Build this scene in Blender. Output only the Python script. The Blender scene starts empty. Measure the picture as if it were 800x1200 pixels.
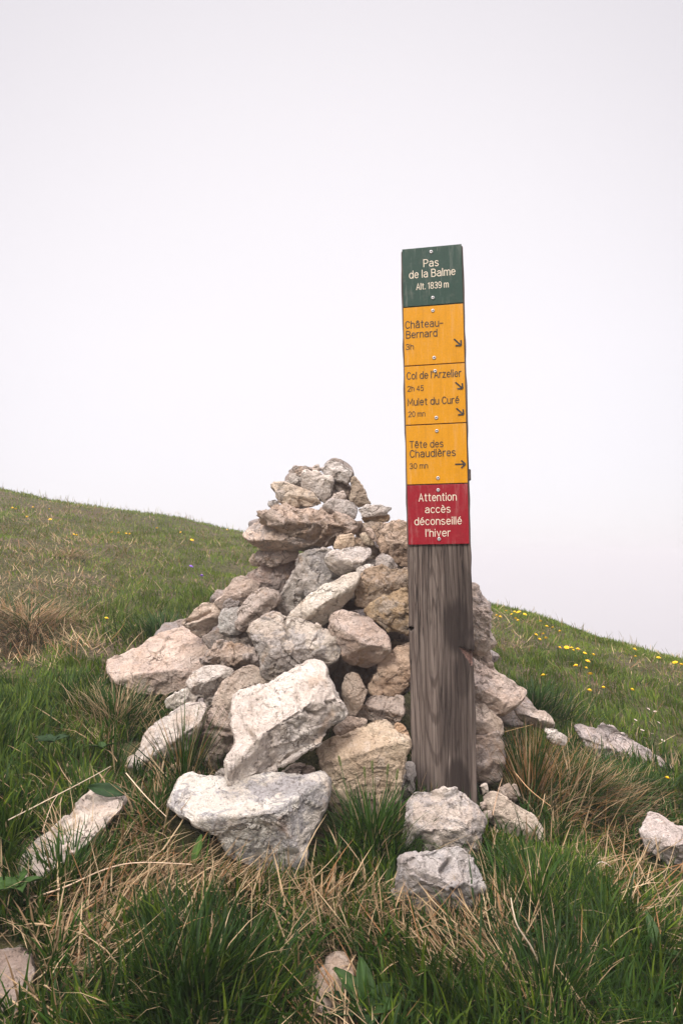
import bpy, bmesh, math, random
import numpy as np
from mathutils import Vector, Matrix, noise as mnoise, Euler

# ------------------------------------------------------------------ camera, light, exposure
scene = bpy.context.scene
COL = scene.collection
R_ = math.radians
EYE = 0.74                       # eye height above the turf at the photographer's feet
PITCH = R_(4.3)
F = 800.0                        # focal length in photo pixels (24 mm on a 36 mm tall frame)

cam_d = bpy.data.cameras.new('camera')
cam_d.sensor_width = 36; cam_d.lens = 24; cam_d.clip_start = 0.02; cam_d.clip_end = 500
cam = bpy.data.objects.new('camera', cam_d); COL.objects.link(cam)
cam.location = (0, 0, EYE); cam.rotation_euler = (math.pi/2 + PITCH, 0, 0)
scene.camera = cam

world = bpy.data.worlds.new('World'); scene.world = world; world.use_nodes = True
SUN_EL, SUN_AZ = R_(43), R_(207)
wn, wl = world.node_tree.nodes, world.node_tree.links
wn.clear()
w_out = wn.new('ShaderNodeOutputWorld')
w_sky = wn.new('ShaderNodeTexSky'); w_sky.sky_type = 'NISHITA'; w_sky.sun_disc = False
w_sky.sun_elevation = SUN_EL; w_sky.sun_rotation = SUN_AZ
w_b1 = wn.new('ShaderNodeBackground'); w_b1.inputs['Strength'].default_value = 0.05
w_tc = wn.new('ShaderNodeTexCoord'); w_sep = wn.new('ShaderNodeSeparateXYZ')
w_ramp = wn.new('ShaderNodeValToRGB'); w_map = wn.new('ShaderNodeMapRange')
w_map.inputs['From Min'].default_value = -1; w_map.inputs['From Max'].default_value = 1
w_b2 = wn.new('ShaderNodeBackground'); w_b2.inputs['Strength'].default_value = 2.36
w_add = wn.new('ShaderNodeAddShader')
wl.new(w_tc.outputs['Generated'], w_sep.inputs[0])
w_noi = wn.new('ShaderNodeTexNoise'); w_noi.inputs['Scale'].default_value = 2.2; w_noi.inputs['Detail'].default_value = 3
w_mul = wn.new('ShaderNodeMath'); w_mul.operation = 'MULTIPLY_ADD'; w_mul.inputs[1].default_value = 0.12; w_mul.inputs[2].default_value = -0.06
w_ad2 = wn.new('ShaderNodeMath'); w_ad2.operation = 'ADD'
wl.new(w_tc.outputs['Generated'], w_noi.inputs['Vector'])
wl.new(w_noi.outputs['Fac'], w_mul.inputs[0])
wl.new(w_sep.outputs['Z'], w_ad2.inputs[0]); wl.new(w_mul.outputs[0], w_ad2.inputs[1])
wl.new(w_ad2.outputs[0], w_map.inputs['Value'])
wl.new(w_map.outputs[0], w_ramp.inputs[0])
cr = w_ramp.color_ramp                      # fog: dim below the horizon, brightest overhead
def sky_stop(z, v, first=False):
    e = cr.elements[0] if first else cr.elements.new((z+1)/2)
    e.position = (z+1)/2; e.color = (v*1.0, v*0.972, v*0.992, 1)
cr.elements.remove(cr.elements[1])
sky_stop(-1, .10, True); sky_stop(-.25, .135); sky_stop(-.08, .168); sky_stop(.14, .181); sky_stop(.30, .186); sky_stop(.72, .180); sky_stop(.76, .35); sky_stop(.84, 1.3); sky_stop(1, 1.4)
# the fog glows most out over the valley ahead and turns faintly mauve to the sides
w_dot = wn.new('ShaderNodeVectorMath'); w_dot.operation = 'DOT_PRODUCT'; w_dot.inputs[1].default_value = (-.02, .985, .17)
wl.new(w_tc.outputs['Generated'], w_dot.inputs[0])
w_glow = wn.new('ShaderNodeValToRGB'); wl.new(w_dot.outputs['Value'], w_glow.inputs[0])
w_glow.color_ramp.interpolation = 'EASE'
w_glow.color_ramp.elements[0].position = .70; w_glow.color_ramp.elements[0].color = (.82, .80, .822, 1)
w_glow.color_ramp.elements[1].position = .985; w_glow.color_ramp.elements[1].color = (1.07, 1.05, 1.058, 1)
w_mix = wn.new('ShaderNodeMix'); w_mix.data_type = 'RGBA'; w_mix.blend_type = 'MULTIPLY'; w_mix.inputs[0].default_value = 1
wl.new(w_ramp.outputs[0], w_mix.inputs[6]); wl.new(w_glow.outputs[0], w_mix.inputs[7])
wl.new(w_sky.outputs[0], w_b1.inputs['Color']); wl.new(w_mix.outputs[2], w_b2.inputs['Color'])
w_b1.inputs['Strength'].default_value = 0.006   # almost no blue sky gets through the cloud
wl.new(w_b1.outputs[0], w_add.inputs[0]); wl.new(w_b2.outputs[0], w_add.inputs[1])
wl.new(w_add.outputs[0], w_out.inputs['Surface'])

sun_d = bpy.data.lights.new('sun', 'SUN'); sun_d.energy = 1.5; sun_d.angle = R_(14); sun_d.color = (1, .965, .92)
sun = bpy.data.objects.new('sun', sun_d); COL.objects.link(sun)
sv = Vector((math.sin(SUN_AZ)*math.cos(SUN_EL), math.cos(SUN_AZ)*math.cos(SUN_EL), math.sin(SUN_EL)))
sun.rotation_euler = sv.to_track_quat('Z', 'Y').to_euler(); sun.location = (-3, -3, 8)

scene.view_settings.view_transform = 'Standard'; scene.view_settings.look = 'None'
scene.view_settings.gamma = 1; scene.view_settings.use_curve_mapping = False
scene.view_settings.exposure = 1.08
scene.cycles.max_bounces = 6; scene.cycles.diffuse_bounces = 3; scene.cycles.volume_bounces = 0
scene.cycles.transmission_bounces = 3; scene.cycles.glossy_bounces = 2

random.seed(4)
RNG = np.random.default_rng(11)

# ------------------------------------------------------------------ helpers
CP, SP = math.cos(PITCH), math.sin(PITCH)
def ray(x, y):
    u, w = (x-400)/F, (600-y)/F
    return np.array([u, CP - w*SP, SP + w*CP])
def at(x, y, d):                              # photo pixel + distance along the view axis -> world point
    return ray(x, y)*d + np.array([0, 0, EYE])
CAM_R = np.array([1., 0, 0]); CAM_U = np.array([0, -SP, CP]); CAM_F = np.array([0, CP, SP])

def hash2(i, j, s):
    n = (i*374761393 + j*668265263 + s*1442695041) & 0xffffffff
    n = ((n ^ (n >> 13))*1274126177) & 0xffffffff
    return ((n ^ (n >> 16)) & 0xffff)/65535.0
def vnoise(x, y, s=0):                        # vectorised value noise, 0..1
    x = np.asarray(x, float); y = np.asarray(y, float)
    i = np.floor(x).astype(np.int64); j = np.floor(y).astype(np.int64)
    u = x-i; v = y-j; u = u*u*(3-2*u); v = v*v*(3-2*v)
    a = hash2(i, j, s); b = hash2(i+1, j, s); c = hash2(i, j+1, s); d = hash2(i+1, j+1, s)
    return (a*(1-u)+b*u)*(1-v) + (c*(1-u)+d*u)*v
def fbm(x, y, s=0, o=3):
    t = 0; a = .5
    for k in range(o):
        t = t + a*vnoise(x*2**k, y*2**k, s+k*17); a *= .5
    return t/(1-.5**o)

def mesh_np(name, verts, faces, mat=None, parent=None, smooth=True, colors=None):
    me = bpy.data.meshes.new(name)
    if isinstance(faces, list) and all(isinstance(f, np.ndarray) for f in faces):
        groups = faces
    else:
        groups = [np.asarray(faces)]
    nl = sum(g.size for g in groups); nf = sum(len(g) for g in groups)
    me.vertices.add(len(verts)); me.vertices.foreach_set('co', np.asarray(verts, np.float32).ravel())
    me.loops.add(nl); me.loops.foreach_set('vertex_index', np.concatenate([g.ravel() for g in groups]).astype(np.int32))
    tot = np.concatenate([np.full(len(g), g.shape[1]) for g in groups])
    st = np.concatenate([[0], np.cumsum(tot)[:-1]])
    me.polygons.add(nf); me.polygons.foreach_set('loop_start', st.astype(np.int32)); me.polygons.foreach_set('loop_total', tot.astype(np.int32))
    me.polygons.foreach_set('use_smooth', np.full(nf, smooth))
    me.update(calc_edges=True)
    if colors is not None:
        ca = me.color_attributes.new('Col', 'FLOAT_COLOR', 'POINT')
        c4 = np.ones((len(verts), 4), np.float32); c4[:, :3] = colors
        ca.data.foreach_set('color', c4.ravel())
    o = bpy.data.objects.new(name, me); COL.objects.link(o)
    if mat: me.materials.append(mat)
    if parent: o.parent = parent
    return o
def tag(o, label=None, cat=None, group=None, kind=None):
    if label: o['label'] = label
    if cat: o['category'] = cat
    if group: o['group'] = group
    if kind: o['kind'] = kind
    return o
def empty(name, loc, rot=(0, 0, 0)):
    o = bpy.data.objects.new(name, None); COL.objects.link(o); o.location = loc; o.rotation_euler = rot
    o.empty_display_size = .05
    return o
def bm_obj(name, bm, mat=None, parent=None, smooth=False):
    me = bpy.data.meshes.new(name); bm.to_mesh(me); bm.free()
    if smooth:
        for p in me.polygons: p.use_smooth = True
    o = bpy.data.objects.new(name, me); COL.objects.link(o)
    if mat: me.materials.append(mat)
    if parent: o.parent = parent
    return o

# node shorthand
class NT:
    def __init__(s, name):
        s.m = bpy.data.materials.new(name); s.m.use_nodes = True
        s.n = s.m.node_tree.nodes; s.l = s.m.node_tree.links; s.n.clear()
        s.out = s.n.new('ShaderNodeOutputMaterial')
    def node(s, t, inp=None, **kw):
        n = s.n.new(t)
        for k, v in kw.items(): setattr(n, k, v)
        for k, v in (inp or {}).items():
            if hasattr(v, 'is_output'): s.l.new(v, n.inputs[k])
            else: n.inputs[k].default_value = v
        return n
    def math(s, op, a, b=0.0, c=None, clamp=False):
        i = {0: a, 1: b}
        if c is not None: i[2] = c
        return s.node('ShaderNodeMath', i, operation=op, use_clamp=clamp).outputs[0]
    def mix(s, fac, a, b, blend='MIX'):
        n = s.n.new('ShaderNodeMix'); n.data_type = 'RGBA'; n.blend_type = blend
        for k, v in ((0, fac), (6, a), (7, b)):
            if hasattr(v, 'is_output'): s.l.new(v, n.inputs[k])
            else: n.inputs[k].default_value = v if k == 0 else (tuple(v)+(1,))[:4]
        return n.outputs[2]
    def ramp(s, fac, lo, hi, a=0.0, b=1.0):
        return s.node('ShaderNodeMapRange', {'Value': fac, 'From Min': lo, 'From Max': hi, 'To Min': a, 'To Max': b}, interpolation_type='SMOOTHSTEP').outputs[0]
    def noise(s, vec, scale, detail=4, rough=.55, dist=0.0, lac=2.0):
        return s.node('ShaderNodeTexNoise', {'Vector': vec, 'Scale': scale, 'Detail': detail, 'Roughness': rough, 'Distortion': dist, 'Lacunarity': lac})
    def bump(s, h, strength, dist, normal=None):
        i = {'Height': h, 'Strength': strength, 'Distance': dist}
        if normal is not None: i['Normal'] = normal
        return s.node('ShaderNodeBump', i).outputs[0]
    def finish(s, **kw):
        b = s.node('ShaderNodeBsdfPrincipled', kw); s.l.new(b.outputs[0], s.out.inputs[0]); return s.m

# ------------------------------------------------------------------ materials
def rock_material():
    t = NT('limestone')
    tc = t.node('ShaderNodeTexCoord'); oi = t.node('ShaderNodeObjectInfo')
    off = t.node('ShaderNodeVectorMath', {0: oi.outputs['Random'], 1: (37.0, 91.0, 53.0)}, operation='MULTIPLY').outputs[0]
    v = t.node('ShaderNodeVectorMath', {0: tc.outputs['Object'], 1: off}, operation='ADD').outputs[0]
    base = oi.outputs['Color']; lich = oi.outputs['Alpha']
    n1 = t.noise(v, 9, 5, .6).outputs['Fac']; n2 = t.noise(v, 38, 6, .65, .4).outputs['Fac']
    n3 = t.noise(v, 160, 5, .7).outputs['Fac']; n4 = t.noise(v, 520, 3, .6).outputs['Fac']
    c = t.mix(t.ramp(n1, .35, .68), t.mix(1, base, (.86, .81, .78), 'MULTIPLY'), t.mix(1, base, (1.12, 1.12, 1.11), 'MULTIPLY'))
    c = t.mix(t.math('MULTIPLY', t.ramp(n2, .52, .68), .40), c, t.mix(1, base, (.74, .64, .56), 'MULTIPLY'))          # brownish weathering
    c = t.mix(t.math('MULTIPLY', t.ramp(n2, .46, .32), .45), c, t.mix(.5, base, (.68, .60, .545)))                      # chalky scars
    nl = t.noise(v, 24, 7, .72, .8).outputs['Fac']; nl2 = t.noise(v, 7, 3, .5).outputs['Fac']
    lm = t.math('MULTIPLY', t.ramp(t.math('ADD', nl, t.math('MULTIPLY', nl2, .6)), .76, .86), lich)
    c = t.mix(lm, c, t.mix(t.ramp(n3, .4, .6), (.26, .238, .228), (.40, .37, .36)))                                     # grey lichen crust
    no = t.noise(v, 15, 5, .6, .5).outputs['Fac']
    c = t.mix(t.math('MULTIPLY', t.ramp(no, .60, .72), .42), c, (.42, .25, .13))                                         # iron stain
    pit = t.ramp(n3, .40, .30)
    c = t.mix(t.math('MULTIPLY', pit, .75), c, t.mix(1, base, (.42, .36, .33), 'MULTIPLY'))
    sp = t.ramp(n4, .64, .74)
    c = t.mix(t.math('MULTIPLY', sp, .5), c, (.14, .12, .11))
    # joints and hairline cracks
    dv = t.node('ShaderNodeVectorMath', {0: v, 1: t.node('ShaderNodeVectorMath', {0: t.noise(v, 14, 4, .6).outputs['Color'], 'Scale': .09}, operation='SCALE').outputs[0]}, operation='ADD').outputs[0]
    vo = t.node('ShaderNodeTexVoronoi', {'Vector': dv, 'Scale': 13.0}, feature='DISTANCE_TO_EDGE').outputs['Distance']
    ck = t.math('MULTIPLY', t.ramp(vo, .022, .0), t.ramp(n1, .50, .60))
    c = t.mix(t.math('MULTIPLY', ck, .85), c, t.mix(1, base, (.35, .29, .26), 'MULTIPLY'))
    dv2 = t.node('ShaderNodeVectorMath', {0: v, 1: t.node('ShaderNodeVectorMath', {0: t.noise(v, 40, 5, .65).outputs['Color'], 'Scale': .035}, operation='SCALE').outputs[0]}, operation='ADD').outputs[0]
    ch1 = t.node('ShaderNodeTexVoronoi', {'Vector': dv2, 'Scale': 62.0}, feature='F1').outputs['Color']
    ch2 = t.node('ShaderNodeTexVoronoi', {'Vector': dv2, 'Scale': 150.0}, feature='F1').outputs['Distance']
    chs = t.node('ShaderNodeSeparateXYZ', {0: ch1}).outputs[0]
    c = t.mix(t.math('MULTIPLY', t.ramp(chs, .7, 1.0), .25), c, t.mix(1, base, (.72, .66, .62), 'MULTIPLY'))
    h = t.math('ADD', t.math('MULTIPLY', n2, .8), t.math('MULTIPLY', n3, .55))
    h = t.math('ADD', h, t.math('ADD', t.math('MULTIPLY', chs, .16), t.math('MULTIPLY', ch2, .22)))
    h = t.math('ADD', h, t.math('MULTIPLY', n4, .22))
    h = t.math('SUBTRACT', h, t.math('MULTIPLY', pit, .35))
    h = t.math('SUBTRACT', h, t.math('MULTIPLY', ck, .55))
    nrm = t.bump(h, 1.0, .015)
    return t.finish(**{'Base Color': c, 'Roughness': .92, 'Specular IOR Level': .2, 'Normal': nrm})
M_ROCK = rock_material()

def soil_material():
    t = NT('soil_and_thatch')
    tc = t.node('ShaderNodeTexCoord'); v = tc.outputs['Object']
    a = t.noise(v, 3, 6, .65).outputs['Fac']; b = t.noise(v, 45, 6, .7).outputs['Fac']; d = t.noise(v, 260, 3, .6).outputs['Fac']
    c = t.mix(t.ramp(b, .35, .65), (.050, .035, .023), (.135, .097, .062))
    c = t.mix(t.math('MULTIPLY', t.ramp(a, .36, .52), .8), c, t.mix(t.ramp(b, .4, .6), (.030, .036, .010), (.075, .075, .026)))
    c = t.mix(t.math('MULTIPLY', t.ramp(d, .58, .68), .5), c, (.30, .22, .14))
    return t.finish(**{'Base Color': c, 'Roughness': .95, 'Specular IOR Level': .1, 'Normal': t.bump(t.math('ADD', b, t.math('MULTIPLY', d, .4)), .8, .02)})
M_SOIL = soil_material()

def blade_material(name, trans, rough):
    t = NT(name)
    ca = t.node('ShaderNodeVertexColor', layer_name='Col')
    p = t.node('ShaderNodeBsdfPrincipled', {'Base Color': ca.outputs['Color'], 'Roughness': rough, 'Specular IOR Level': .12})
    tr = t.node('ShaderNodeBsdfTranslucent', {'Color': ca.outputs['Color']})
    m = t.node('ShaderNodeMixShader', {0: trans, 1: p.outputs[0], 2: tr.outputs[0]})
    t.l.new(m.outputs[0], t.out.inputs[0]); return t.m
M_BLADE = blade_material('grass_blades', .28, .5)
M_STRAW = blade_material('dry_straw', .12, .75)

def flat_material(name, col, rough=.5, spec=.4, scale=60, amt=.12, bump=.0, metal=0.0, streak=False):
    t = NT(name); tc = t.node('ShaderNodeTexCoord')
    n = t.noise(tc.outputs['Object'], scale, 5, .65).outputs['Fac']
    n2 = t.noise(tc.outputs['Object'], scale*.12, 4, .6).outputs['Fac']
    c = t.mix(t.ramp(n, .3, .7), tuple(x*(1-amt) for x in col), tuple(min(1, x*(1+amt)) for x in col))
    c = t.mix(t.math('MULTIPLY', t.ramp(n2, .5, .75), amt*1.2), c, (.32, .27, .22))
    if streak:
        n3 = t.noise(t.node('ShaderNodeMapping', {0: tc.outputs['Object'], 'Scale': (110, 110, 9)}).outputs[0], 1, 4, .6).outputs['Fac']
        c = t.mix(t.math('MULTIPLY', t.ramp(n3, .5, .75), .22), c, t.mix(1, c, (.55, .50, .46), 'MULTIPLY'))
        c = t.mix(t.math('MULTIPLY', t.ramp(n3, .46, .28), .10), c, (.75, .68, .6))
        sc = t.noise(t.node('ShaderNodeMapping', {0: tc.outputs['Object'], 'Rotation': (.3, .9, .2), 'Scale': (900, 900, 26)}).outputs[0], 1, 2, .5).outputs['Fac']
        c = t.mix(t.math('MULTIPLY', t.ramp(sc, .70, .76), .35), c, (.62, .56, .5))
    kw = {'Base Color': c, 'Roughness': rough, 'Specular IOR Level': spec, 'Metallic': metal}
    if bump: kw['Normal'] = t.bump(n, bump, .002)
    return t.finish(**kw)
M_GREENP = flat_material('green_enamel', (.019, .050, .034), .5, .25, 300, .10, .12, streak=True)
M_YELLP = flat_material('yellow_enamel', (.60, .255, .002), .55, .2, 300, .06, .12, streak=True)
M_REDP = flat_material('red_enamel', (.26, .006, .014), .55, .2, 300, .08, .12, streak=True)
M_CREAM = flat_material('cream_lettering', (.72, .62, .48), .6, .3, 500, .1)
M_INK = flat_material('dark_lettering', (.035, .026, .018), .6, .3, 500, .2)
M_SCREW = flat_material('screw_steel', (.50, .48, .47), .38, .5, 400, .15, metal=.6)
M_DARK = flat_material('rusted_iron', (.05, .035, .03), .7, .3, 200, .3)
M_YFLOW = flat_material('yellow_petals', (.82, .50, .01), .6, .2, 200, .12)
M_VFLOW = flat_material('violet_petals', (.26, .12, .52), .6, .2, 200, .12)
M_SEED = flat_material('pale_dry_seed', (.52, .42, .35), .85, .1, 200, .15)
M_STEM = flat_material('green_stem', (.07, .12, .03), .6, .3, 200, .2)

def leaf_material():
    t = NT('broad_leaf')
    tc = t.node('ShaderNodeTexCoord'); oi = t.node('ShaderNodeObjectInfo')
    n = t.noise(tc.outputs['Object'], 60, 5, .6).outputs['Fac']
    ca = t.node('ShaderNodeVertexColor', layer_name='Col')
    c = t.mix(t.ramp(n, .3, .7), t.mix(1, ca.outputs['Color'], (.8, .8, .8), 'MULTIPLY'), t.mix(1, ca.outputs['Color'], (1.2, 1.15, 1.1), 'MULTIPLY'))
    p = t.node('ShaderNodeBsdfPrincipled', {'Base Color': c, 'Roughness': .6, 'Specular IOR Level': .15, 'Normal': t.bump(n, .3, .003)})
    tr = t.node('ShaderNodeBsdfTranslucent', {'Color': c})
    m = t.node('ShaderNodeMixShader', {0: .22, 1: p.outputs[0], 2: tr.outputs[0]})
    t.l.new(m.outputs[0], t.out.inputs[0]); return t.m
M_LEAF = leaf_material()

# ------------------------------------------------------------------ terrain
SKY = [(-400, 515), (-200, 545), (0, 571), (60, 584), (120, 592), (200, 602), (290, 622), (400, 652), (480, 676), (575, 708), (640, 724), (700, 743), (760, 760), (800, 769), (1000, 826), (1200, 880)]
sk_phi, sk_r0 = [], []
def drop(s):
    s = np.maximum(s, 0); s1 = 6.0; q = .05
    return np.where(s < s1, q*s*s, q*s1*s1 + 2*q*s1*(s-s1))
rr = np.linspace(.5, 30, 2000)
for x, y in SKY:
    d = ray(x, y); phi = math.atan2(d[0], d[1]); m = d[2]/math.hypot(d[0], d[1])
    c = .14*math.cos(phi) - .15*math.sin(phi)
    lo, hi = .3, 25
    for _ in range(40):
        mid = (lo+hi)/2
        if ((c*rr - drop(rr-mid) - EYE + .02)/rr).max() > m: hi = mid
        else: lo = mid
    sk_phi.append(phi); sk_r0.append(lo)
SK_PHI, SK_R0 = np.array(sk_phi), np.array(sk_r0)
CAIRN = (-.02, 1.98); HOLLOWS = []
def ground(x, y, detail=True):
    x = np.asarray(x, float); y = np.asarray(y, float)
    r = np.hypot(x, y); phi = np.arctan2(x, np.maximum(y, 1e-6))
    r0 = np.interp(phi, SK_PHI, SK_R0)
    rc = 40*np.tanh(r/40)                        # far away the hillside flattens into the fog
    k = np.where(r > 1e-6, rc/np.maximum(r, 1e-6), 1)
    z = (.14*y - .15*x)*k - np.where(y > 0, np.minimum(drop(r-r0), 24), 0)
    if detail:
        z = z + (fbm(x*.9, y*.9, 3, 2)-.5)*.05 + (fbm(x*3.1, y*3.1, 9, 3)-.5)*.045*np.clip((r-.4)/.8, 0, 1)
    for hx, hy, hr, hd in HOLLOWS:
        z = z - hd*np.clip(1-np.hypot(x-hx, (y-hy)*.8)/hr, 0, 1)**.6
    q = np.hypot(x-CAIRN[0], (y-CAIRN[1]))
    z = z + .20*np.clip(1-q/.42, 0, 1)**.8       # earth banked up inside the cairn
    return z
def hit(x, y, h=0.0):                            # where a photo pixel's ray meets the turf
    d = ray(x, y)
    ts = np.concatenate([np.linspace(.4, 3, 1200), np.linspace(3, 14, 1500)])
    P = d[None]*ts[:, None] + np.array([0, 0, EYE])
    g = P[:, 2] - ground(P[:, 0], P[:, 1]) - h
    k = np.where(g < 0)[0]
    if len(k) == 0: k = [int(np.argmin(g))]
    return P[k[0]]

_h = hit(12, 752); HOLLOWS.append((_h[0]-.03, _h[1], .20, .13))
_h = hit(272, 668); HOLLOWS.append((_h[0], _h[1], .16, .05))
def build_ground():
    # polar sheet round the photographer: fine near by, coarse towards the fog
    rs = np.concatenate([np.linspace(.02, .5, 8), np.linspace(.55, 3.2, 130), np.geomspace(3.25, 14, 90), np.geomspace(15, 60, 26)])
    nA = 420
    th = np.linspace(0, 2*math.pi, nA, endpoint=False)
    X = rs[:, None]*np.sin(th)[None]; Y = rs[:, None]*np.cos(th)[None]
    Z = ground(X, Y)
    V = np.stack([X, Y, Z], -1).reshape(-1, 3)
    i = np.arange(len(rs)-1)[:, None]*nA; j = np.arange(nA)[None]; j2 = (j+1) % nA
    Fq = np.stack([i+j, i+j2, i+nA+j2, i+nA+j], -1).reshape(-1, 4)
    V = np.vstack([V, [[0, 0, float(ground(0., 0.001))]]]); c = len(V)-1
    jj = np.arange(nA); tri = np.stack([np.full(nA, c), (jj+1) % nA, jj], 1)
    Fq = Fq[:, ::-1]
    o = mesh_np('ground', V, [Fq, tri], M_SOIL)
    tag(o, kind='structure')
build_ground()

# ------------------------------------------------------------------ haze (fog on the crest)
def build_haze():
    bm = bmesh.new(); bmesh.ops.create_cube(bm, size=1)
    t = NT('haze_air')
    pv = t.node('ShaderNodeVolumePrincipled', {'Color': (.80, .776, .791, 1), 'Density': .010, 'Anisotropy': .0})
    t.l.new(pv.outputs[0], t.out.inputs['Volume'])
    o = bm_obj('haze', bm, t.m)
    top, bot = 3.0, -42
    o.scale = (260, 260, top-bot); o.location = (0, 0, (top+bot)/2)
    tag(o, 'thin pale fog filling the air over the ridge', 'haze', kind='stuff')
build_haze()

# ------------------------------------------------------------------ stones
PALE = (.60, .515, .455); WHITE = (.62, .58, .55); PINK = (.57, .465, .405); BEIGE = (.53, .435, .345)
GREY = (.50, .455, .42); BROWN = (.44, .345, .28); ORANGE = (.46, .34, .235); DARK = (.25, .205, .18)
STONE_PTS = []
def facets_default(rs):
    m = rs.uniform(60, 125)
    f = [(m, rs.uniform(.25, .5), rs.uniform(.58, .72)), (m+rs.uniform(-40, 40), rs.uniform(.7, 1.1), rs.uniform(.85, 1.05)),
         (270+rs.uniform(-30, 30), rs.uniform(.6, 1.1), rs.uniform(.88, 1.1)),
         (0+rs.uniform(-30, 30), rs.uniform(.5, 1.1), rs.uniform(.88, 1.1)), (180+rs.uniform(-30, 30), rs.uniform(.5, 1.1), rs.uniform(.88, 1.1)),
         (rs.uniform(0, 360), rs.uniform(.2, .5), rs.uniform(.66, .8)), (rs.uniform(0, 360), rs.uniform(.9, 1.4), rs.uniform(1.05, 1.25)), (rs.uniform(0, 360), rs.uniform(.9, 1.4), rs.uniform(1.05, 1.25))]
    return f
def resample_radius(poly, cx, cy, n):
    P = np.asarray(poly, float) - [cx, cy]; Q = np.roll(P, -1, 0)
    th = np.linspace(0, 2*math.pi, n, endpoint=False)
    D = np.stack([np.cos(th), np.sin(th)], 1); best = np.zeros(n)
    for a, b in zip(P, Q):
        e = b-a; den = D[:, 0]*e[1]-D[:, 1]*e[0]
        den = np.where(abs(den) < 1e-9, 1e-9, den)
        t = (a[0]*e[1]-a[1]*e[0])/den; s = (a[0]*D[:, 1]-a[1]*D[:, 0])/den
        ok = (t > 0) & (s >= -1e-6) & (s <= 1+1e-6)
        best = np.where(ok & (t > best), t, best)
    bad = best <= 0
    if bad.any(): best[bad] = np.interp(th[bad], th[~bad], best[~bad], period=2*math.pi)
    return th, best
def stone(label, d, pts, tint=PINK, lich=.5, T=None, fac=None, add=None, rough=1.0, strata=0.0, cracks=None, group='stones piled in the cairn',
          cat='stone', name='stone', seed=None, p=6.0, back=1.0, leanf=0.0, lump=.045):
    P = np.asarray(pts, float)
    x0, y0 = P[:, 0], P[:, 1]; x1, y1 = np.roll(x0, -1), np.roll(y0, -1)
    cr_ = x0*y1-x1*y0; A = cr_.sum()/2
    cx = ((x0+x1)*cr_).sum()/(6*A); cy = ((y0+y1)*cr_).sum()/(6*A)
    ext = max(np.ptp(x0), np.ptp(y0)); big = ext > 75
    rs = random.Random(seed if seed is not None else int(cx*7+cy*13))
    nA = 176 if ext > 110 else 128 if big else 84
    nF = 54 if ext > 110 else 40 if big else 24
    nB = 16
    U = np.column_stack([(P[:, 0]-cx), -(P[:, 1]-cy)])*d/F
    th, rad = resample_radius(U, 0, 0, nA)
    k = np.array([.2, .6, .2]); rad = np.convolve(np.concatenate([rad[-1:], rad, rad[:1]]), k, 'valid')
    ca, sa = np.cos(th), np.sin(th)
    # half extents
    Rmin = math.sqrt(abs(A))*d/F/2
    w = np.linalg.eigvalsh(np.cov(U.T)); asp = math.sqrt(max(w[0], 1e-9)/max(w[1], 1e-9))
    Th = T if T is not None else Rmin*(.55+.45*asp)*1.0
    F_ = fac if fac is not None else facets_default(rs)
    if add: F_ = F_ + add
    def facet_h(u, v):
        H = np.full(u.shape, 10.0)
        for (dg, ti, h) in F_:
            c, s = math.cos(R_(dg)), math.sin(R_(dg))
            ex = max((U @ np.array([c, s])).max(), 1e-4)
            H = np.minimum(H, Th*(h - ti*(u*c+v*s)/ex))
        return H
    rings = []
    tf = np.sin(np.linspace(0, 1, nF+1)[1:]*math.pi/2)        # 0..1 towards the rim
    u = tf[:, None]*rad[None]*ca[None]; v = tf[:, None]*rad[None]*sa[None]
    dome = Th*1.35*(1-tf**p).clip(0)**(1/2.0)
    H = np.minimum(np.broadcast_to(dome[:, None], u.shape), np.maximum(facet_h(u, v), -.15*Th))
    tb = np.sin(np.linspace(1, 0, nB+1)[1:-1]*math.pi/2)
    ub = tb[:, None]*rad[None]*ca[None]; vb = tb[:, None]*rad[None]*sa[None]
    Hb = -np.broadcast_to((Th*1.0*back*(1-tb**2.6).clip(0)**.5)[:, None], ub.shape)
    Hc = min(Th*1.35, float(facet_h(np.zeros(1), np.zeros(1))[0]))
    uv = np.vstack([[[0, 0, Hc]], np.stack([u, v, H], -1).reshape(-1, 3), np.stack([ub, vb, Hb], -1).reshape(-1, 3), [[0, 0, -Th*back]]])
    C = at(cx, cy, d)
    dep = d + leanf*uv[:, 1] - uv[:, 2]
    V = (uv[:, :1]/d*CAM_R + uv[:, 1:2]/d*CAM_U)*dep[:, None] + ray(cx, cy)[None]*(dep-d)[:, None]
    nR = nF + nB - 1
    i = (np.arange(nR-1)*nA)[:, None]+1; j = np.arange(nA)[None]; j2 = (j+1) % nA
    quads = np.stack([i+j, i+nA+j, i+nA+j2, i+j2], -1).reshape(-1, 4)
    jj = np.arange(nA); last = len(V)-1; lr = 1+(nR-1)*nA
    t1 = np.stack([np.zeros(nA, int), 1+jj, 1+(jj+1) % nA], 1); t2 = np.stack([np.full(nA, last), lr+(jj+1) % nA, lr+jj], 1)
    # outward normals
    N = np.zeros_like(V)
    for fc in (quads[:, [0, 1, 2]], quads[:, [0, 2, 3]], t1, t2):
        a, b, c = V[fc[:, 0]], V[fc[:, 1]], V[fc[:, 2]]
        n = np.cross(b-a, c-a)
        for q in range(3): np.add.at(N, fc[:, q], n)
    N /= np.maximum(np.linalg.norm(N, axis=1, keepdims=True), 1e-12)
    if (N*V).sum() < 0: N = -N; quads = quads[:, ::-1]; t1 = t1[:, ::-1]; t2 = t2[:, ::-1]
    # weathering: lumps, ledges, pits
    S = Vector((rs.uniform(-50, 50), rs.uniform(-50, 50), rs.uniform(-50, 50)))
    L = Rmin
    sd = Vector((rs.uniform(-.5, .5), rs.uniform(-.2, .2), 1)).normalized()
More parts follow.
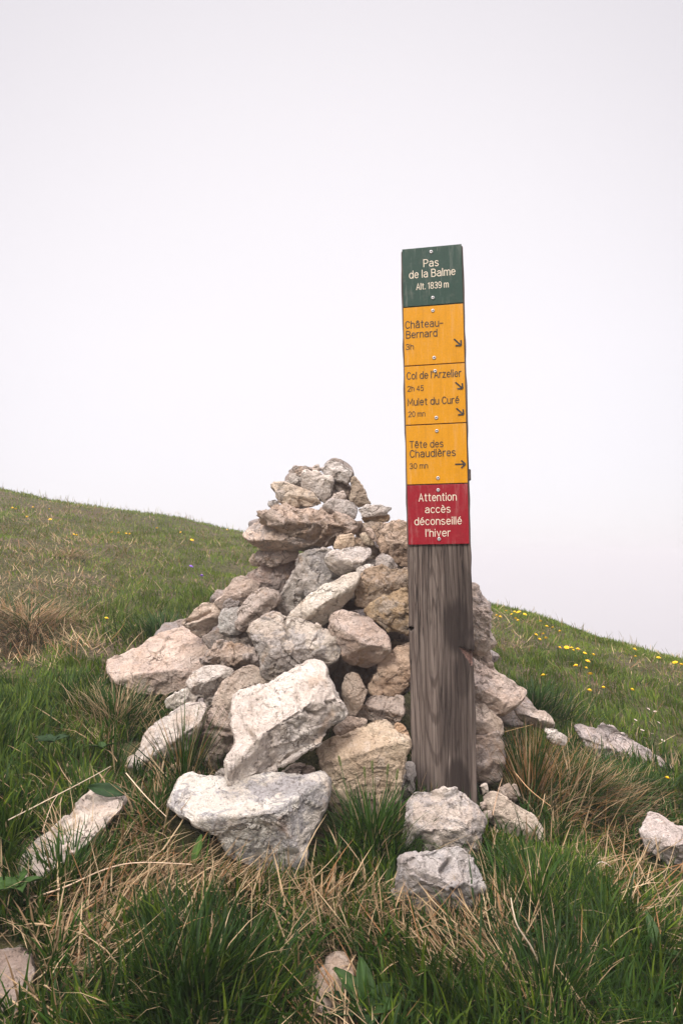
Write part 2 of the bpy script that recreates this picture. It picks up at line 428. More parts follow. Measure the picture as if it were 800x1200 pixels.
    disp = np.zeros(len(V)); fr = mnoise.fractal; rid = mnoise.ridged_multi_fractal
    f1 = 1.0/(L*1.1); f2 = 1/.028; f3 = 1/.009
    for q in range(len(V)):
        P3 = Vector(V[q])
        a = mnoise.noise(P3*f1+S)*lump*L
        wv = mnoise.noise_vector(P3*30+S)*.35
        b = fr(P3*f2+S, .7, 2.3, 5)*.0030*rough + .0012
        v1 = mnoise.voronoi(P3*(1/.050)+S+wv); v2 = mnoise.voronoi(P3*(1/.022)+S+wv*1.5)
        c1 = v1[1][0]; c2 = v2[1][0]
        chip = (math.sin(c1[0]*91.7+c1[1]*37.3+c1[2]*53.1)*.0022 + (P3*(1/.050)+S-c1).dot(Vector((math.sin(c1[0]*17), math.sin(c1[1]*23), math.sin(c1[2]*29))))*.0026)
        chip2 = math.sin(c2[0]*71.7+c2[1]*47.3+c2[2]*33.1)*.0011 + (P3*(1/.022)+S-c2).dot(Vector((math.sin(c2[0]*17), math.sin(c2[1]*23), math.sin(c2[2]*29))))*.0014
        gap = v1[0][1]-v1[0][0]
        disp[q] = a + b + (chip+chip2)*(.45+.55*rough) - max(0, .07-gap)*.05*rough*(c1[0] % 1 > .55)
        if strata:
            h = P3.dot(sd)/(.030) + 1.1*mnoise.noise(P3*14+S)
            disp[q] += ((h-math.floor(h))**2.0-.4)*.011*strata
    rim = np.ones(len(V))
    V2 = V + N*disp[:, None]
    if cracks:
        for line in cracks:
            pl = np.column_stack([(np.array(line)[:, 0]-cx), -(np.array(line)[:, 1]-cy)])*d/F
            dm = np.full(len(V), 9.0)
            for a, b in zip(pl[:-1], pl[1:]):
                ab = b-a; tt = np.clip(((uv[:, :2]-a)@ab)/(ab@ab), 0, 1)
                dm = np.minimum(dm, np.linalg.norm(uv[:, :2]-a-tt[:, None]*ab, axis=1))
            dm = dm + disp*0.15
            V2 = V2 - N*((uv[:, 2] > -.2*Th)*.014*np.clip(1-dm/.0055, 0, 1))[:, None]
    o = mesh_np(name, V2, [quads, t1, t2], M_ROCK)
    o.location = C
    j = [1+rs.uniform(-.05, .05) for _ in range(3)]; g = rs.uniform(.94, 1.06)
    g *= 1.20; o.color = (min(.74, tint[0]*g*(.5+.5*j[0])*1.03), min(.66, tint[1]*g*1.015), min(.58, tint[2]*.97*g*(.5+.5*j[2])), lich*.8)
    tag(o, label, cat, group)
    STONE_PTS.append(V2 + C)
    return o
G = 'stones lying in the grass'
UPF = lambda a, h=.8: (90, a, h)
# --- the little tower on top
stone('small brown lump at the upper left of the cairn top', 1.97, [(337.7,551.7),(344.5,547.7),(358,545),(367,549.5),(364,556),(353.5,562),(346,560),(339,556.8)], BROWN, .6)
stone('small squarish stone tucked under the brown lump near the top', 1.96, [(339,556),(346,554),(354,559),(355,570),(341,570.5)], GREY, .3)
stone('tiny flat chip left of the squarish stone near the top', 1.97, [(331,567),(337,564.5),(343,566),(343,570),(334,570)], GREY, .3)
stone('pale upright stone with a pointed lobe in the middle of the cairn top', 1.90, [(355,552.5),(359.5,549.5),(363,555),(368.5,551.7),(387.7,560.7),(386,587),(380.5,591),(373,582.5),(353.5,571)], WHITE, .35, fac=[(60,.3,.8),(200,.5,.9),(330,.5,.9),(90,.8,1.0)])
stone('highest stone of all, grey with a scooped face, on the cairn summit', 1.93, [(376,551),(381,545),(389.5,538.3),(400,543.5),(413.5,552.5),(410.5,560),(406,565.8),(398.5,563),(386.5,561.5),(379,556)], GREY, .6, fac=[(80,.9,.75),(280,.35,.7),(0,.6,.9),(180,.7,.9)])
stone('thin pale sliver just left of the summit stone', 1.95, [(365,549),(372,546),(380,546.5),(378,553),(368,553)], PALE, .2)
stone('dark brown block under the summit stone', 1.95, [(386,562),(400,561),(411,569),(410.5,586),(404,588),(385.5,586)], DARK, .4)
stone('leaning beige wedge with a pointed tip right of the summit stone', 1.93, [(412.5,558),(415,557),(421,564.5),(430,582.5),(435,590.7),(419.5,595),(410,587),(411,568)], BEIGE, .3, fac=[(20,.4,.75),(285,.9,.85),(180,.5,.9)])
stone('tiny pale stone lying on the round grey stone', 1.86, [(390.5,577.5),(402,576.8),(404.5,582.5),(398.5,585.5),(388,585)], PALE, .2)
stone('broad slab with a sharp left point near the top of the cairn', 1.87, [(317.5,567.5),(332.5,566.8),(355,572),(367,579.5),(379,590.5),(364,593),(340,593),(326.5,588.5),(325,581)], BEIGE, .6, fac=[(75,.75,.7),(280,.35,.62),(0,.6,.95)])
stone('round grey stone in the middle under the upright pale one', 1.84, [(374.5,597),(382,588.5),(389.5,584.3),(404.5,584.8),(415,589.3),(418.7,596.7),(416.5,607),(412,609.5),(391,605),(379,601)], GREY, .5, rough=.6, p=2.4)
stone('flat grey stone sticking out to the right below the wedge', 1.86, [(418.2,597),(428.5,591.2),(448,591.8),(460,595.3),(454,602.5),(440.5,604.5),(425.5,606)], GREY, .5)
stone('thin orange slab beneath the flat grey stone', 1.87, [(423,608),(431.5,604.5),(455.5,602.8),(456,607.3),(452.5,611.5),(442,613),(426,613)], ORANGE, .1)
stone('large layered brown slab bridging the neck of the cairn', 1.83, [(302.5,600),(306,597.5),(316,598),(317,590),(325,588.5),(346,596),(370,596.5),(387,602.5),(400,606),(421,610),(419,622),(412,631),(395,641),(378,641.5),(360,637),(345,633.5),(336,628),(325,618.5),(308,612)], BROWN, .35, strata=1.2, rough=1.2, T=.085,
      fac=[(85,.75,.75),(265,.5,.62),(180,.5,.95),(0,.5,.95)], cracks=[[(346,598),(352,602),(356,606),(365,610)],[(378,613),(388,618),(402,622)],[(392,606),(396,612),(405,615)]])
stone('small grey chip on the left end of the layered brown slab', 1.83, [(314.5,587.5),(320,585),(327,588),(327,593),(316,592.5)], GREY, .6)
stone('long slab sloping down to the right under the layered brown slab', 1.86, [(284.5,627.5),(292,619),(301,612.5),(319,618),(337,628),(347.5,632),(373,637),(372,645),(361,647.5),(346,644),(310,644.5),(293.5,637)], PINK, .75, T=.09, fac=[(110,.8,.78),(262,.9,.8),(180,.5,.9),(0,.6,.95)])
stone('thick short slab under the left end of the sloping slab', 1.87, [(299,646),(310,643),(328,642),(348,644),(352,651),(345,657),(316,664),(305,663),(300,654)], PINK, .5, fac=[(95,.8,.72),(268,.3,.7),(0,.6,.9)])
stone('small brown stone half hidden at the left of the thick short slab', 1.92, [(292,657),(296,650),(304,649),(309,663),(296,662)], BROWN, .5)
stone('small rounded cream cube below the layered brown slab', 1.75, [(391.7,636),(395.5,628.5),(412,625.3),(414.9,629),(413.7,640),(400,644.5),(391.3,642)], (.58,.46,.34), .05, rough=.5, p=4)
stone('pale grey wedge with a shaded underside right of centre', 1.73, [(381,654),(394,644),(416,641),(432,641),(436,647),(428,656),(418,667),(402,675),(392,668.5),(382,660)], WHITE, .5, T=.05, fac=[(85,.75,.62),(262,.6,.72),(180,.5,.85)])
stone('brownish stone behind the pale grey wedge', 1.80, [(412,632),(425,632),(437,638),(444,645),(443,656),(432,659),(420,648)], BROWN, .4)
stone('tan stone under the orange slab', 1.86, [(416.5,620),(421,614),(437,611.7),(448,612.5),(442,623),(428,629),(418,627)], BEIGE, .4)
stone('narrow upright shard left of the big orange block', 1.76, [(428,621),(432,616),(436,620.5),(442,634),(436,635)], PINK, .2)
stone('slanting shard below the narrow upright one', 1.77, [(420,626),(425.5,623.5),(431.5,627.5),(438,639),(428,636)], BEIGE, .2)
stone('big rough orange and beige block left of the red panel', 1.78, [(437.5,618),(451,612.5),(467.5,611),(478,613),(494,618),(496,655),(480,664),(466,664),(453,659),(445,650),(440,634)], (.50,.37,.28), .2, rough=1.7, fac=[(100,.55,.75),(250,.55,.75),(180,.7,.85)])
stone('smooth grey egg below the big orange block', 1.69, [(440,653),(448,647),(456,653.5),(466,664),(465,669),(450,669.5),(441,663)], GREY, .5, rough=.5, p=2.2)
stone('small white rounded stone left of the grey egg', 1.70, [(418.5,667),(428,660.5),(438.5,661.5),(437,669),(424,675),(419,673)], WHITE, .2, rough=.5)
stone('flat little grey pebble behind the small white stone', 1.74, [(424,659.5),(432,655),(441,656),(440,662.5),(428,663)], GREY, .3)
stone('angular brown block beside the post below the grey egg', 1.67, [(418,678),(428,667),(448,662.5),(460,666),(478,667),(494,672),(490,692),(470,697),(452,703),(434,711),(418,710),(415.5,693)], (.36,.27,.20), .35, rough=1.5, fac=[(95,.7,.72),(225,.5,.72),(320,.5,.72),(180,.6,.9)])
stone('ochre and grey rough block beside the post at the level of the nail hole', 1.65, [(428,714),(440,704.5),(452,696),(466,692.5),(488,692),(492,738),(470,742.5),(456,741),(444,730),(429,721)], (.44,.33,.22), .55, rough=1.8, fac=[(90,.55,.75),(260,.55,.75),(180,.7,.9)])
stone('dark stone in the gap below the ochre and grey block', 1.78, [(448,738),(490,736),(492,762),(458,770)], BROWN, .2)
stone('large grey slab leaning at the back of the pile under the thick short slab', 1.80, [(350,650),(362,643),(388,643),(404,664),(404,682),(380,692),(352,708),(340,726),(326,716),(324.5,703),(336,689),(344,668)], (.42,.375,.345), .8, rough=1.3, T=.07, fac=[(70,.3,.7),(200,.6,.85),(260,.5,.9)])
stone('long pale stone pointing up to the right in the middle of the pile', 1.66, [(339,721),(360,699),(380,686),(408,673),(420,670.5),(421.5,678),(408,701),(398,715),(386,725),(376,735),(368,729),(342,725)], (.62,.535,.46), .05, T=.06, fac=[(125,.5,.7),(300,.8,.75),(215,.5,.9)], rough=.9)
stone('wide pinkish stone at the back left of the pile', 1.90, [(288,674),(305,664),(330,660),(348,656),(350,674),(338,692),(330,700),(316,694),(303,688),(290,682)], (.42,.335,.295), .5, rough=1.2)
stone('pale pink boulder with a white left tip on the left shoulder', 1.87, [(250,705),(261,698),(267,688),(273,678),(282,675),(305,683),(305,690),(293,702),(281,712),(263,715),(254,712)], (.52,.43,.37), .25, fac=[(110,.7,.75),(280,.5,.8),(180,.4,.9),(0,.5,.9)])
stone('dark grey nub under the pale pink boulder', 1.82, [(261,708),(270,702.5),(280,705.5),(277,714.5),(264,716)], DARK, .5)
stone('bluish pale stone below the dark grey nub', 1.82, [(257,727),(262,715),(280,711),(282,730),(284,743),(273,748),(260,743),(256.5,735)], (.47,.45,.44), .3)
stone('oblong pinkish slab slanting up to the right on the left shoulder', 1.76, [(275,733),(279,716),(298,694),(309,687),(328,695),(326.5,706),(305,727),(286,741),(276.5,738)], (.47,.375,.32), .35, T=.055, fac=[(135,.7,.68),(300,.3,.68),(215,.5,.9)])
stone('triangular pale stone at the left edge above the large boulder', 1.90, [(212,729.5),(228,715),(240,705.5),(251,706),(262,716),(259,725),(250,736),(236,746),(227,741)], (.53,.44,.37), .2, fac=[(110,.6,.62),(290,1.0,.72),(180,.4,.9)], cracks=[[(214,729),(232,724),(246,716)]])
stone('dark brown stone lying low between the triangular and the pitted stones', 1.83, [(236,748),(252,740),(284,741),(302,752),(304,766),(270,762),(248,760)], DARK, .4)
stone('long deeply pitted stone above the beige flake', 1.74, [(230.5,775),(246,762),(257,753),(265,751.5),(273,756),(289,755.5),(303,765.5),(306,775),(296,782),(268,786),(248,780)], (.47,.375,.31), .6, rough=3.0, strata=.6, fac=[(90,.9,.7),(272,.9,.72),(0,.5,.9),(180,.5,.9)])
stone('largest flat boulder, pale pink, sloping into the grass at far left of the cairn', 1.95, [(125.6,774),(165,757),(176,747),(208,734.6),(228,731),(240,745),(251,754),(243,765),(235,777),(248,783),(230,790),(219,806),(194,815),(160,812),(133,800),(127,788)], (.50,.405,.345), .3, T=.10, leanf=.7, fac=[(110,.45,.6),(180,.4,.85),(0,.3,.85),(270,.8,.95)], rough=1.0)
stone('pale rounded stone below the pitted stone', 1.72, [(218.5,800),(224,790),(237,783),(255,780),(275,785),(266,798),(255,811),(237,817),(226,813)], WHITE, .25, rough=.6, fac=[(110,.7,.75),(290,.9,.8),(0,.4,.85)])
stone('small pale stone on the grass edge below the pale rounded one', 1.72, [(193,820),(206,813),(222,805),(233,811),(229,824),(210,832),(196,829)], PALE, .35)
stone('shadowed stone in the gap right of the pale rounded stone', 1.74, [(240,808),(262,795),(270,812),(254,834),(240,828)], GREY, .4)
stone('beige flake standing on edge left of the biggest pale boulder', 1.63, [(248,826),(260,803),(270,790),(283,781),(296,780),(314,789),(318,802),(294,816),(282,828),(274,845),(262,846),(252,832)], (.53,.435,.37), .15, fac=[(140,.5,.62),(310,.5,.75),(60,.7,.9)])
stone('long pale stone dipping to a point in the grass at lower left', 1.56, [(132,897),(154,886),(165,875),(167,864),(183,846),(210,830),(232,822),(242,829),(237,850),(230,868),(217,887),(207,903),(185,909),(150,910)], (.56,.50,.455), .45, T=.085, fac=[(125,.75,.65),(305,.5,.75),(215,.4,.9)])
stone('pinkish cracked block between the long pale stone and the biggest boulder', 1.57, [(228,841),(246,827),(257,829),(272,842),(276,858),(282,877),(276,897),(246,902),(226,882)], (.44,.345,.29), .25, rough=1.4, cracks=[[(238,856),(252,854),(268,858)]])
stone('biggest pale rough boulder, leaning on the front of the pile', 1.385, [(270,839),(277,814),(296,806),(316,801.6),(341,785),(368,773),(376,774.6),(382,782.5),(384,796),(391,803),(395,818.5),(405,834),(402,842),(386,848),(375,872),(348,886),(314,906),(285,926),(274,930),(266,913),(266,893),(276,877),(273,859)], (.63,.535,.465), .12, T=.12,
      fac=[(118,.42,.62),(305,.95,.62),(180,.35,.75),(10,.7,.95)], rough=1.25, strata=.35, leanf=.95, cracks=[[(288,852),(296,862),(300,872)],[(345,812),(352,830),(370,838)]])
stone('white and grey boulder at the very front with a curved ledge across it', 1.27, [(195,945),(204,925),(214,911),(229,908),(263,911),(290,912),(316,906),(353,910),(378,905),(386,914),(382,940),(371,969),(363,988),(350,1036),(329,1032),(290,1014),(271,1005),(256,979),(230,968)], (.58, .555, .545), 1.1, T=.15,
      fac=[(97,.5,.74),(272,.95,.68),(325,.9,.85),(180,.45,.95)], rough=.8, leanf=.75)
stone('square beige block with a flat face left of the post foot', 1.47, [(371,877),(380,870),(406,861),(440,843),(450,844),(458,852),(480,866),(481,876),(476,886),(472,906),(468,932),(452,958),(410,965),(387,952),(382,914),(375,900)], (.52,.425,.325), .1, T=.095, p=9, fac=[(108,1.2,1.12),(270,.06,.62),(180,.5,1.2),(0,.4,1.15)], rough=.9, lump=.015, strata=.25)
stone('flat lens shaped stone on top of the square beige block', 1.55, [(389.5,855),(402,843),(416,840),(429,842),(430.5,846),(418,855),(396,864)], (.54,.44,.37), .1, rough=.7)
stone('pale wedge lying under the orange pink stone', 1.60, [(417,838),(430,818),(440,814),(471,817),(473,835),(462,850),(447,845),(426,843)], (.52,.425,.36), .3, fac=[(80,.7,.65),(255,.8,.72),(180,.5,.9)], rough=1.3)
stone('orange pink bulging stone beside the post', 1.63, [(432.5,803),(437,791),(442,784),(443,774),(461,759),(476,752),(490,754),(491,790),(476,808),(467,817),(451,818),(434.5,813)], (.52,.385,.29), .1, rough=1.6, fac=[(120,.6,.75),(270,.25,.68),(0,.4,.9),(60,.7,.9)])
stone('pear shaped pinkish stone standing upright in a dark gap', 1.58, [(400,806),(406,791),(412.5,786.5),(419.5,791),(430,810),(423,829),(414,841),(406,840),(401.5,827)], (.43,.345,.29), .35, rough=.8)
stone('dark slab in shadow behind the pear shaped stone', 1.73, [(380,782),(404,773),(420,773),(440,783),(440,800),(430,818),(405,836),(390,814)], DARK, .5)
stone('faceted stone with a flat top face and dark underside in the centre', 1.60, [(384.5,738),(390,720),(402,716.5),(428,722),(448,740),(454,748),(457,762),(450,769),(434,782),(426,782.5),(402,774),(398,757)], (.49,.395,.33), .3, T=.075, fac=[(62,.75,.60),(225,.30,.62),(280,1.15,.90),(0,.6,.95)], rough=.9)
stone('cracked double boulder left of the faceted stone', 1.61, [(290,740),(300,728),(320,717),(332,721),(345,724),(365,728),(386,740),(402,752),(403.5,760),(396,773),(380,780),(370,790),(350,800),(332,803),(316,802),(306,790),(304,770)], (.47,.41,.36), .75, T=.085, fac=[(95,.7,.62),(270,.45,.66),(0,.5,.9),(190,.6,.9)], rough=1.2,
      cracks=[[(333,722),(334,735),(338,746),(330,752),(331,762),(350,778)]])
stone('small orange pebble in the grass by the white front boulder', 1.47, [(194,905),(208,893.5),(230,900.5),(236,908),(206,916)], (.52,.39,.26), .1, name='pebble')
stone('small dark pebble between the orange pebble and the biggest boulder', 1.47, [(252,908),(257,901),(267,902),(268,915),(256,917)], GREY, .4, name='pebble')
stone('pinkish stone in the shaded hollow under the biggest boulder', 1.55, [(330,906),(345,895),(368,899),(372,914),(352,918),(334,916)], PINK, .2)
stone('thin grey slab wedged between the square block and the post', 1.56, [(470,910),(477,892),(484,894),(485,920),(483,942),(468,944)], GREY, .4)
stone('orange chip at the right shoulder of the square block', 1.57, [(459,852),(467,847),(475,855),(479,868),(468,868)], (.55,.38,.25), .05)
stone('rough pale boulder in front of the post foot', 1.34, [(473,988),(474,958),(476,938),(487,926),(507,928),(522,926),(535,925),(557,944),(566,960),(565,974),(557,996),(547,1012),(525,1018),(483,1020),(472,1012)], (.50,.43,.385), .75, T=.085, rough=1.7, fac=[(92,.75,.68),(262,.4,.66),(0,.5,.9),(180,.5,.9)])
stone('grey boulder split by a crack at the lowest right of the cairn', 1.15, [(460,1048),(465,1022),(470,1008),(495,1000),(520,994),(537,992),(548,1001),(560,1015),(567,1030),(563,1058),(545,1064),(515,1068),(490,1063)], (.41,.37,.355), .85, T=.08, fac=[(80,.55,.56),(250,.5,.74),(330,.7,.85),(180,.8,.95),(40,1.1,1.0)], rough=1.4,
      cracks=[[(484,1021),(500,1028),(515,1034),(533,1046)],[(517,1020),(526,1008)]])
stone('cream slab sloping into the grass right of the post foot', 1.53, [(566,938),(575,926),(590,933),(605,943),(625,956),(637,975),(640,992),(615,996),(600,982),(582,968),(568,962)], (.54,.45,.38), .1, T=.045, rough=.6, fac=[(70,.5,.7),(230,.6,.8)])
stone('reddish brown stone between the striped block and the cream slab', 1.62, [(583,923),(605,919),(610,932),(600,943),(586,938)], BROWN, .3)
stone('tall rough craggy boulder behind the post on its right side', 1.80, [(530,688),(556,685),(561,691),(563,699),(573,711),(574,731),(575,746),(580.5,755),(575,762),(557,767),(530,766)], (.50,.42,.365), .6, T=.08, rough=1.9, strata=.25)
stone('squat stone under the tall craggy boulder', 1.84, [(545,764),(560,760),(574,761),(577,778),(583,794),(566,792),(545,784)], (.50,.41,.345), .3, rough=1.2)
stone('slanting slab with a pale nose right of the post', 1.74, [(530,758),(548,766),(562,776),(575,785),(598,797),(617.5,809),(614,821),(606,826),(592,836),(570,842),(530,830)], (.54, .445, .375), .4, T=.085, rough=1.5, fac=[(62,.6,.62),(240,.35,.66),(0,.6,.95)])
stone('thin slab running down to the right below the slanting slab', 1.80, [(600,825),(612,823),(624,829),(645,839),(651,849),(647,856),(627,851),(606,842)], (.46,.385,.33), .4, T=.05, fac=[(70,.7,.62),(255,.6,.75)])
stone('low white stone at the right end of the cairn behind the tussock', 1.74, [(636,853),(652,855),(664,864),(663,874),(646,870)], WHITE, .3)
stone('pinkish block beside the post above the striped one', 1.70, [(535,815),(556,817),(575,834),(587,843),(588.5,860),(570,868),(535,868)], (.56,.46,.395), .25, rough=1.1, fac=[(80,.8,.68),(265,.3,.68),(0,.6,.9)])
stone('brown streaked block at the right foot of the post', 1.68, [(535,862),(565,862),(585,857),(589,872),(589,908),(586,915),(535,916)], (.44,.345,.28), .5, rough=1.2, strata=.2, fac=[(70,.4,.62),(215,.6,.8),(350,.7,.85),(285,.8,.95)])
# --- stones in the turf
stone('long low slab half sunk in the grass on the right hillside', 1.99, [(670,849),(680,847.5),(692,852),(700,855),(704,848),(716,851.5),(738,866),(762,883),(795,907),(789,918),(768,910),(744,900),(710,892),(690,880)], (.42,.36,.34), .6, T=.07, group=G, fac=[(70,.8,.42),(250,.2,.5),(0,.5,.9)], strata=.6)
stone('pinkish white rock cut by the right edge of the photo', 1.50, [(748,972),(756,960),(763,953),(771,954),(780,963),(789,969),(812,972),(850,985),(850,1015),(781,1012),(757,996)], (.52,.44,.41), .35, T=.09, group=G, fac=[(100,.7,.7),(270,.5,.75),(180,.6,.9)])
stone('pale slab under straw at the left of the foreground', 1.19, [(20,1012),(36,993),(52,980),(70,966),(87,952),(95,937),(112,925),(134,922),(150,930),(146,946),(125,966),(102,990),(78,1006),(43,1036),(28,1034)], (.50,.43,.375), .35, T=.045, group=G, leanf=1.6, fac=[(125,.3,.62),(300,.5,.85)], rough=1.2)
stone('flat brown rock at the bottom left corner', .875, [(-40,1118),(0,1112),(30,1110),(42,1140),(24,1190),(0,1205),(-40,1210)], (.26,.205,.175), .4, T=.028, group=G, leanf=1.0, fac=[(90,.25,.6),(270,.25,.7)])
stone('flat tan stone bedded in the path at the bottom centre', .945, [(374,1140),(385,1122),(402,1120),(414,1134),(413,1158),(402,1182),(385,1194),(370,1186)], (.38,.295,.235), .2, T=.025, group=G, leanf=1.2, fac=[(90,.3,.6),(270,.3,.7)])
stone('small grey stone in the soil under the cracked grey boulder', 1.09, [(450,1086),(463,1077),(472,1090),(468,1099),(453,1097)], GREY, .4, group=G)
for pts in ([(563,921),(569,919),(571,929),(565,933)], [(562,941),(568,939),(570,947),(564,949)], [(568,952),(574,951),(575,958),(569,959)], [(571,974),(579,969),(586,975),(584,985),(576,987)], [(573,986),(583,985),(584,996),(575,998)], [(560,979),(565,978),(567,986),(561,987)], [(566,962),(571,962),(572,969),(567,970)]):
    stone('pebble in the gravel at the right of the post foot', 1.50, pts, random.choice([PALE, PINK, BEIGE]), .1, name='pebble', cat='pebble', group='pebbles at the post foot', rough=.5)

ALLV = np.vstack(STONE_PTS)
def to_px(P):
    q = P-np.array([0, 0, EYE]); dd = q@CAM_F
    return 400+F*(q@CAM_R)/dd, 600-F*(q@CAM_U)/dd, dd
GS = 8
ZB = np.full((160, 110), 99.0)
_x, _y, _d = to_px(ALLV); _i = np.clip((_y/GS).astype(int), 0, 159); _j = np.clip((_x/GS).astype(int), 0, 109)
np.minimum.at(ZB, (_i, _j), _d)
def hidden(P, r):                                # would a stone here stay behind the outer stones?
    q = np.array([P+CAM_R*r*math.cos(a)*k+CAM_U*r*math.sin(a)*k for a in np.linspace(0, 6.28, 12) for k in (.5, 1)])
    x, y, dd = to_px(q); zb = ZB[np.clip((y/GS).astype(int), 0, 159), np.clip((x/GS).astype(int), 0, 109)]
    return (zb < 90).mean() > .85 and (dd.min()-r*1.0 > zb[zb < 90]+.02).all()
def rubble():
    rs = random.Random(7); Vs, Fs, n = [], [], 0
    for k in range(2600):
        while True:
            x = rs.uniform(-.60, .50); y = rs.uniform(1.62, 2.5)
            q = math.hypot(x-CAIRN[0], y-(CAIRN[1]+.03))
            if q < .56: break
        g = float(ground(x, y)); top = .04 + .78*(1-q/.60)
        z = g + rs.uniform(.0, 1.0)*max(top, .03)
        y += max(0, (z-.35))*.12
        s = rs.uniform(.05, .10)
        if z > .66: s *= .6
        if len(Vs) >= 150: break
        if not hidden(np.array([x, y, z]), s*1.15): continue
        bm = bmesh.new(); bmesh.ops.create_icosphere(bm, subdivisions=4, radius=1)
        S = Vector((k*3.1, k*1.7, k*.9)); pl = [(Vector((rs.gauss(0, 1), rs.gauss(0, 1), rs.gauss(0, 1))).normalized(), rs.uniform(.5, .85)) for _ in range(9)]
        sc = (rs.uniform(.8, 1.3), rs.uniform(.8, 1.3), rs.uniform(.5, .8)); rot = Euler((rs.uniform(-.5, .5), rs.uniform(-.5, .5), rs.uniform(0, 6))).to_matrix()
        for v in bm.verts:
            c = v.co.copy()
            for nn, h in pl:
                e = c.dot(nn)-h
                if e > 0: c -= nn*e
            c += c.normalized()*(mnoise.fractal(c*2.5+S, 1, 2, 4)*.07)
            c = rot @ Vector((c.x*sc[0], c.y*sc[1], c.z*sc[2]))
            v.co = c*s + Vector((x, y, z))
        bm.verts.index_update()
        Vs.append(np.array([v.co[:] for v in bm.verts])); Fs.append(np.array([[v.index for v in f.verts] for f in bm.faces])+n); n += len(bm.verts); bm.free()
    o = mesh_np('rubble', np.vstack(Vs), np.vstack(Fs), M_ROCK); o.color = (.34, .275, .235, .5)
    tag(o, 'loose rubble packed in the core and back of the cairn', 'rubble', kind='stuff')
    STONE_PTS.append(np.vstack(Vs))
rubble()

# ------------------------------------------------------------------ signpost
PO = np.array([.237, 1.6135, -.5521+EYE]); yaw, lean, tilt = -.1787, -.0118, .0306
PM = Matrix.Rotation(yaw, 3, 'Z') @ Matrix.Rotation(lean, 3, 'Y') @ Matrix.Rotation(tilt, 3, 'X')
post_root = empty('signpost', PO); post_root.rotation_euler = PM.to_euler()
tag(post_root, 'weathered wooden signpost with five coloured panels standing in front of the cairn', 'signpost')
PMi = np.array(PM.inverted())
def pl(x, y):                                   # photo pixel -> (u, z) on the post's front face
    d = PMi @ ray(x, y); o = PMi @ (np.array([0, 0, EYE])-PO)
    t = -o[1]/d[1]; q = o+d*t; return q[0], q[2]
PW, PT, PH, PB = .1482, .070, 1.3038, -.22

def post_material():
    t = NT('weathered_wood')
    tc = t.node('ShaderNodeTexCoord'); v = tc.outputs['Object']
    s = t.node('ShaderNodeSeparateXYZ', {0: v}); X, Y, Z = s.outputs
    x0, zc = pl(507, 735)
    fib = t.noise(t.node('ShaderNodeMapping', {0: v, 'Scale': (420, 420, 7)}).outputs[0], 1.0, 5, .65).outputs['Fac']
    fib2 = t.noise(t.node('ShaderNodeMapping', {0: v, 'Scale': (130, 130, 2.6)}).outputs[0], 1.0, 4, .6).outputs['Fac']
    wob = t.noise(t.node('ShaderNodeMapping', {0: v, 'Scale': (6, 6, 1.6)}).outputs[0], 2.2, 3, .5).outputs['Fac']
    dx = t.math('ADD', t.math('SUBTRACT', X, x0), t.math('MULTIPLY', t.math('SUBTRACT', wob, .5), .030))
    dz = t.math('MULTIPLY', t.math('SUBTRACT', Z, zc), .105)
    r = t.math('SQRT', t.math('ADD', t.math('ADD', t.math('MULTIPLY', dx, dx), t.math('MULTIPLY', dz, dz)), t.math('MULTIPLY', Y, Y)))
    ring = t.math('SINE', t.math('ADD', t.math('MULTIPLY', t.math('POWER', r, .80), 400.0), t.math('MULTIPLY', fib2, 2.2)))
    blot = t.noise(t.node('ShaderNodeMapping', {0: v, 'Scale': (14, 14, 4)}).outputs[0], 1.0, 5, .65).outputs['Fac']
    c = t.mix(t.ramp(fib2, .3, .7), (.105, .078, .063), (.225, .176, .146))
    late = t.ramp(ring, .35, .95)
    c = t.mix(t.math('MULTIPLY', late, t.ramp(blot, .35, .6, .30, .75)), c, (.046, .032, .026))
    c = t.mix(t.math('MULTIPLY', t.ramp(fib, .54, .66), .75), c, (.035, .025, .02))
    c = t.mix(t.math('MULTIPLY', t.ramp(fib, .44, .32), .6), c, (.22, .178, .155))
    c = t.mix(t.math('MULTIPLY', t.ramp(blot, .48, .62), .5), c, (.10, .070, .056))
    cn = t.noise(t.node('ShaderNodeMapping', {0: v, 'Scale': (75, 75, 2.4)}).outputs[0], 1.0, 3, .5).outputs['Fac']
    crk = t.ramp(t.math('ABSOLUTE', t.math('SUBTRACT', cn, .5)), .022, .006)
    crk = t.math('MULTIPLY', crk, t.ramp(blot, .42, .58))
    c = t.mix(t.math('MULTIPLY', crk, .8), c, (.022, .016, .013))
    def stain(px, py, rx, ry, amt, c):
        u, z = pl(px, py)
        ax = t.math('DIVIDE', t.math('SUBTRACT', X, u), rx/500.0); az = t.math('DIVIDE', t.math('SUBTRACT', Z, z), ry/500.0)
        q = t.math('ADD', t.math('MULTIPLY', ax, ax), t.math('MULTIPLY', az, az))
        q = t.math('ADD', q, t.math('MULTIPLY', t.math('SUBTRACT', fib2, .5), 1.4))
        return t.mix(t.math('MULTIPLY', t.ramp(q, 1.25, .45), amt), c, (.026, .018, .015))
    c = stain(540, 770, 26, 150, .45, c); c = stain(536, 735, 17, 34, .85, c); c = stain(548, 752, 14, 18, .7, c); c = stain(541, 792, 12, 26, .5, c)
    c = stain(528, 845, 11, 50, .45, c); c = stain(535, 915, 14, 28, .85, c); c = stain(520, 850, 8, 60, .3, c); c = stain(545, 700, 8, 40, .45, c)
    up = t.node('ShaderNodeSeparateXYZ', {0: tc.outputs['Normal']})
    h = t.math('SUBTRACT', t.math('ADD', t.math('MULTIPLY', ring, -.10), t.math('MULTIPLY', fib, .9)), t.math('MULTIPLY', crk, .8))
    return t.finish(**{'Base Color': c, 'Roughness': .85, 'Specular IOR Level': .2, 'Normal': t.bump(h, .9, .003)})
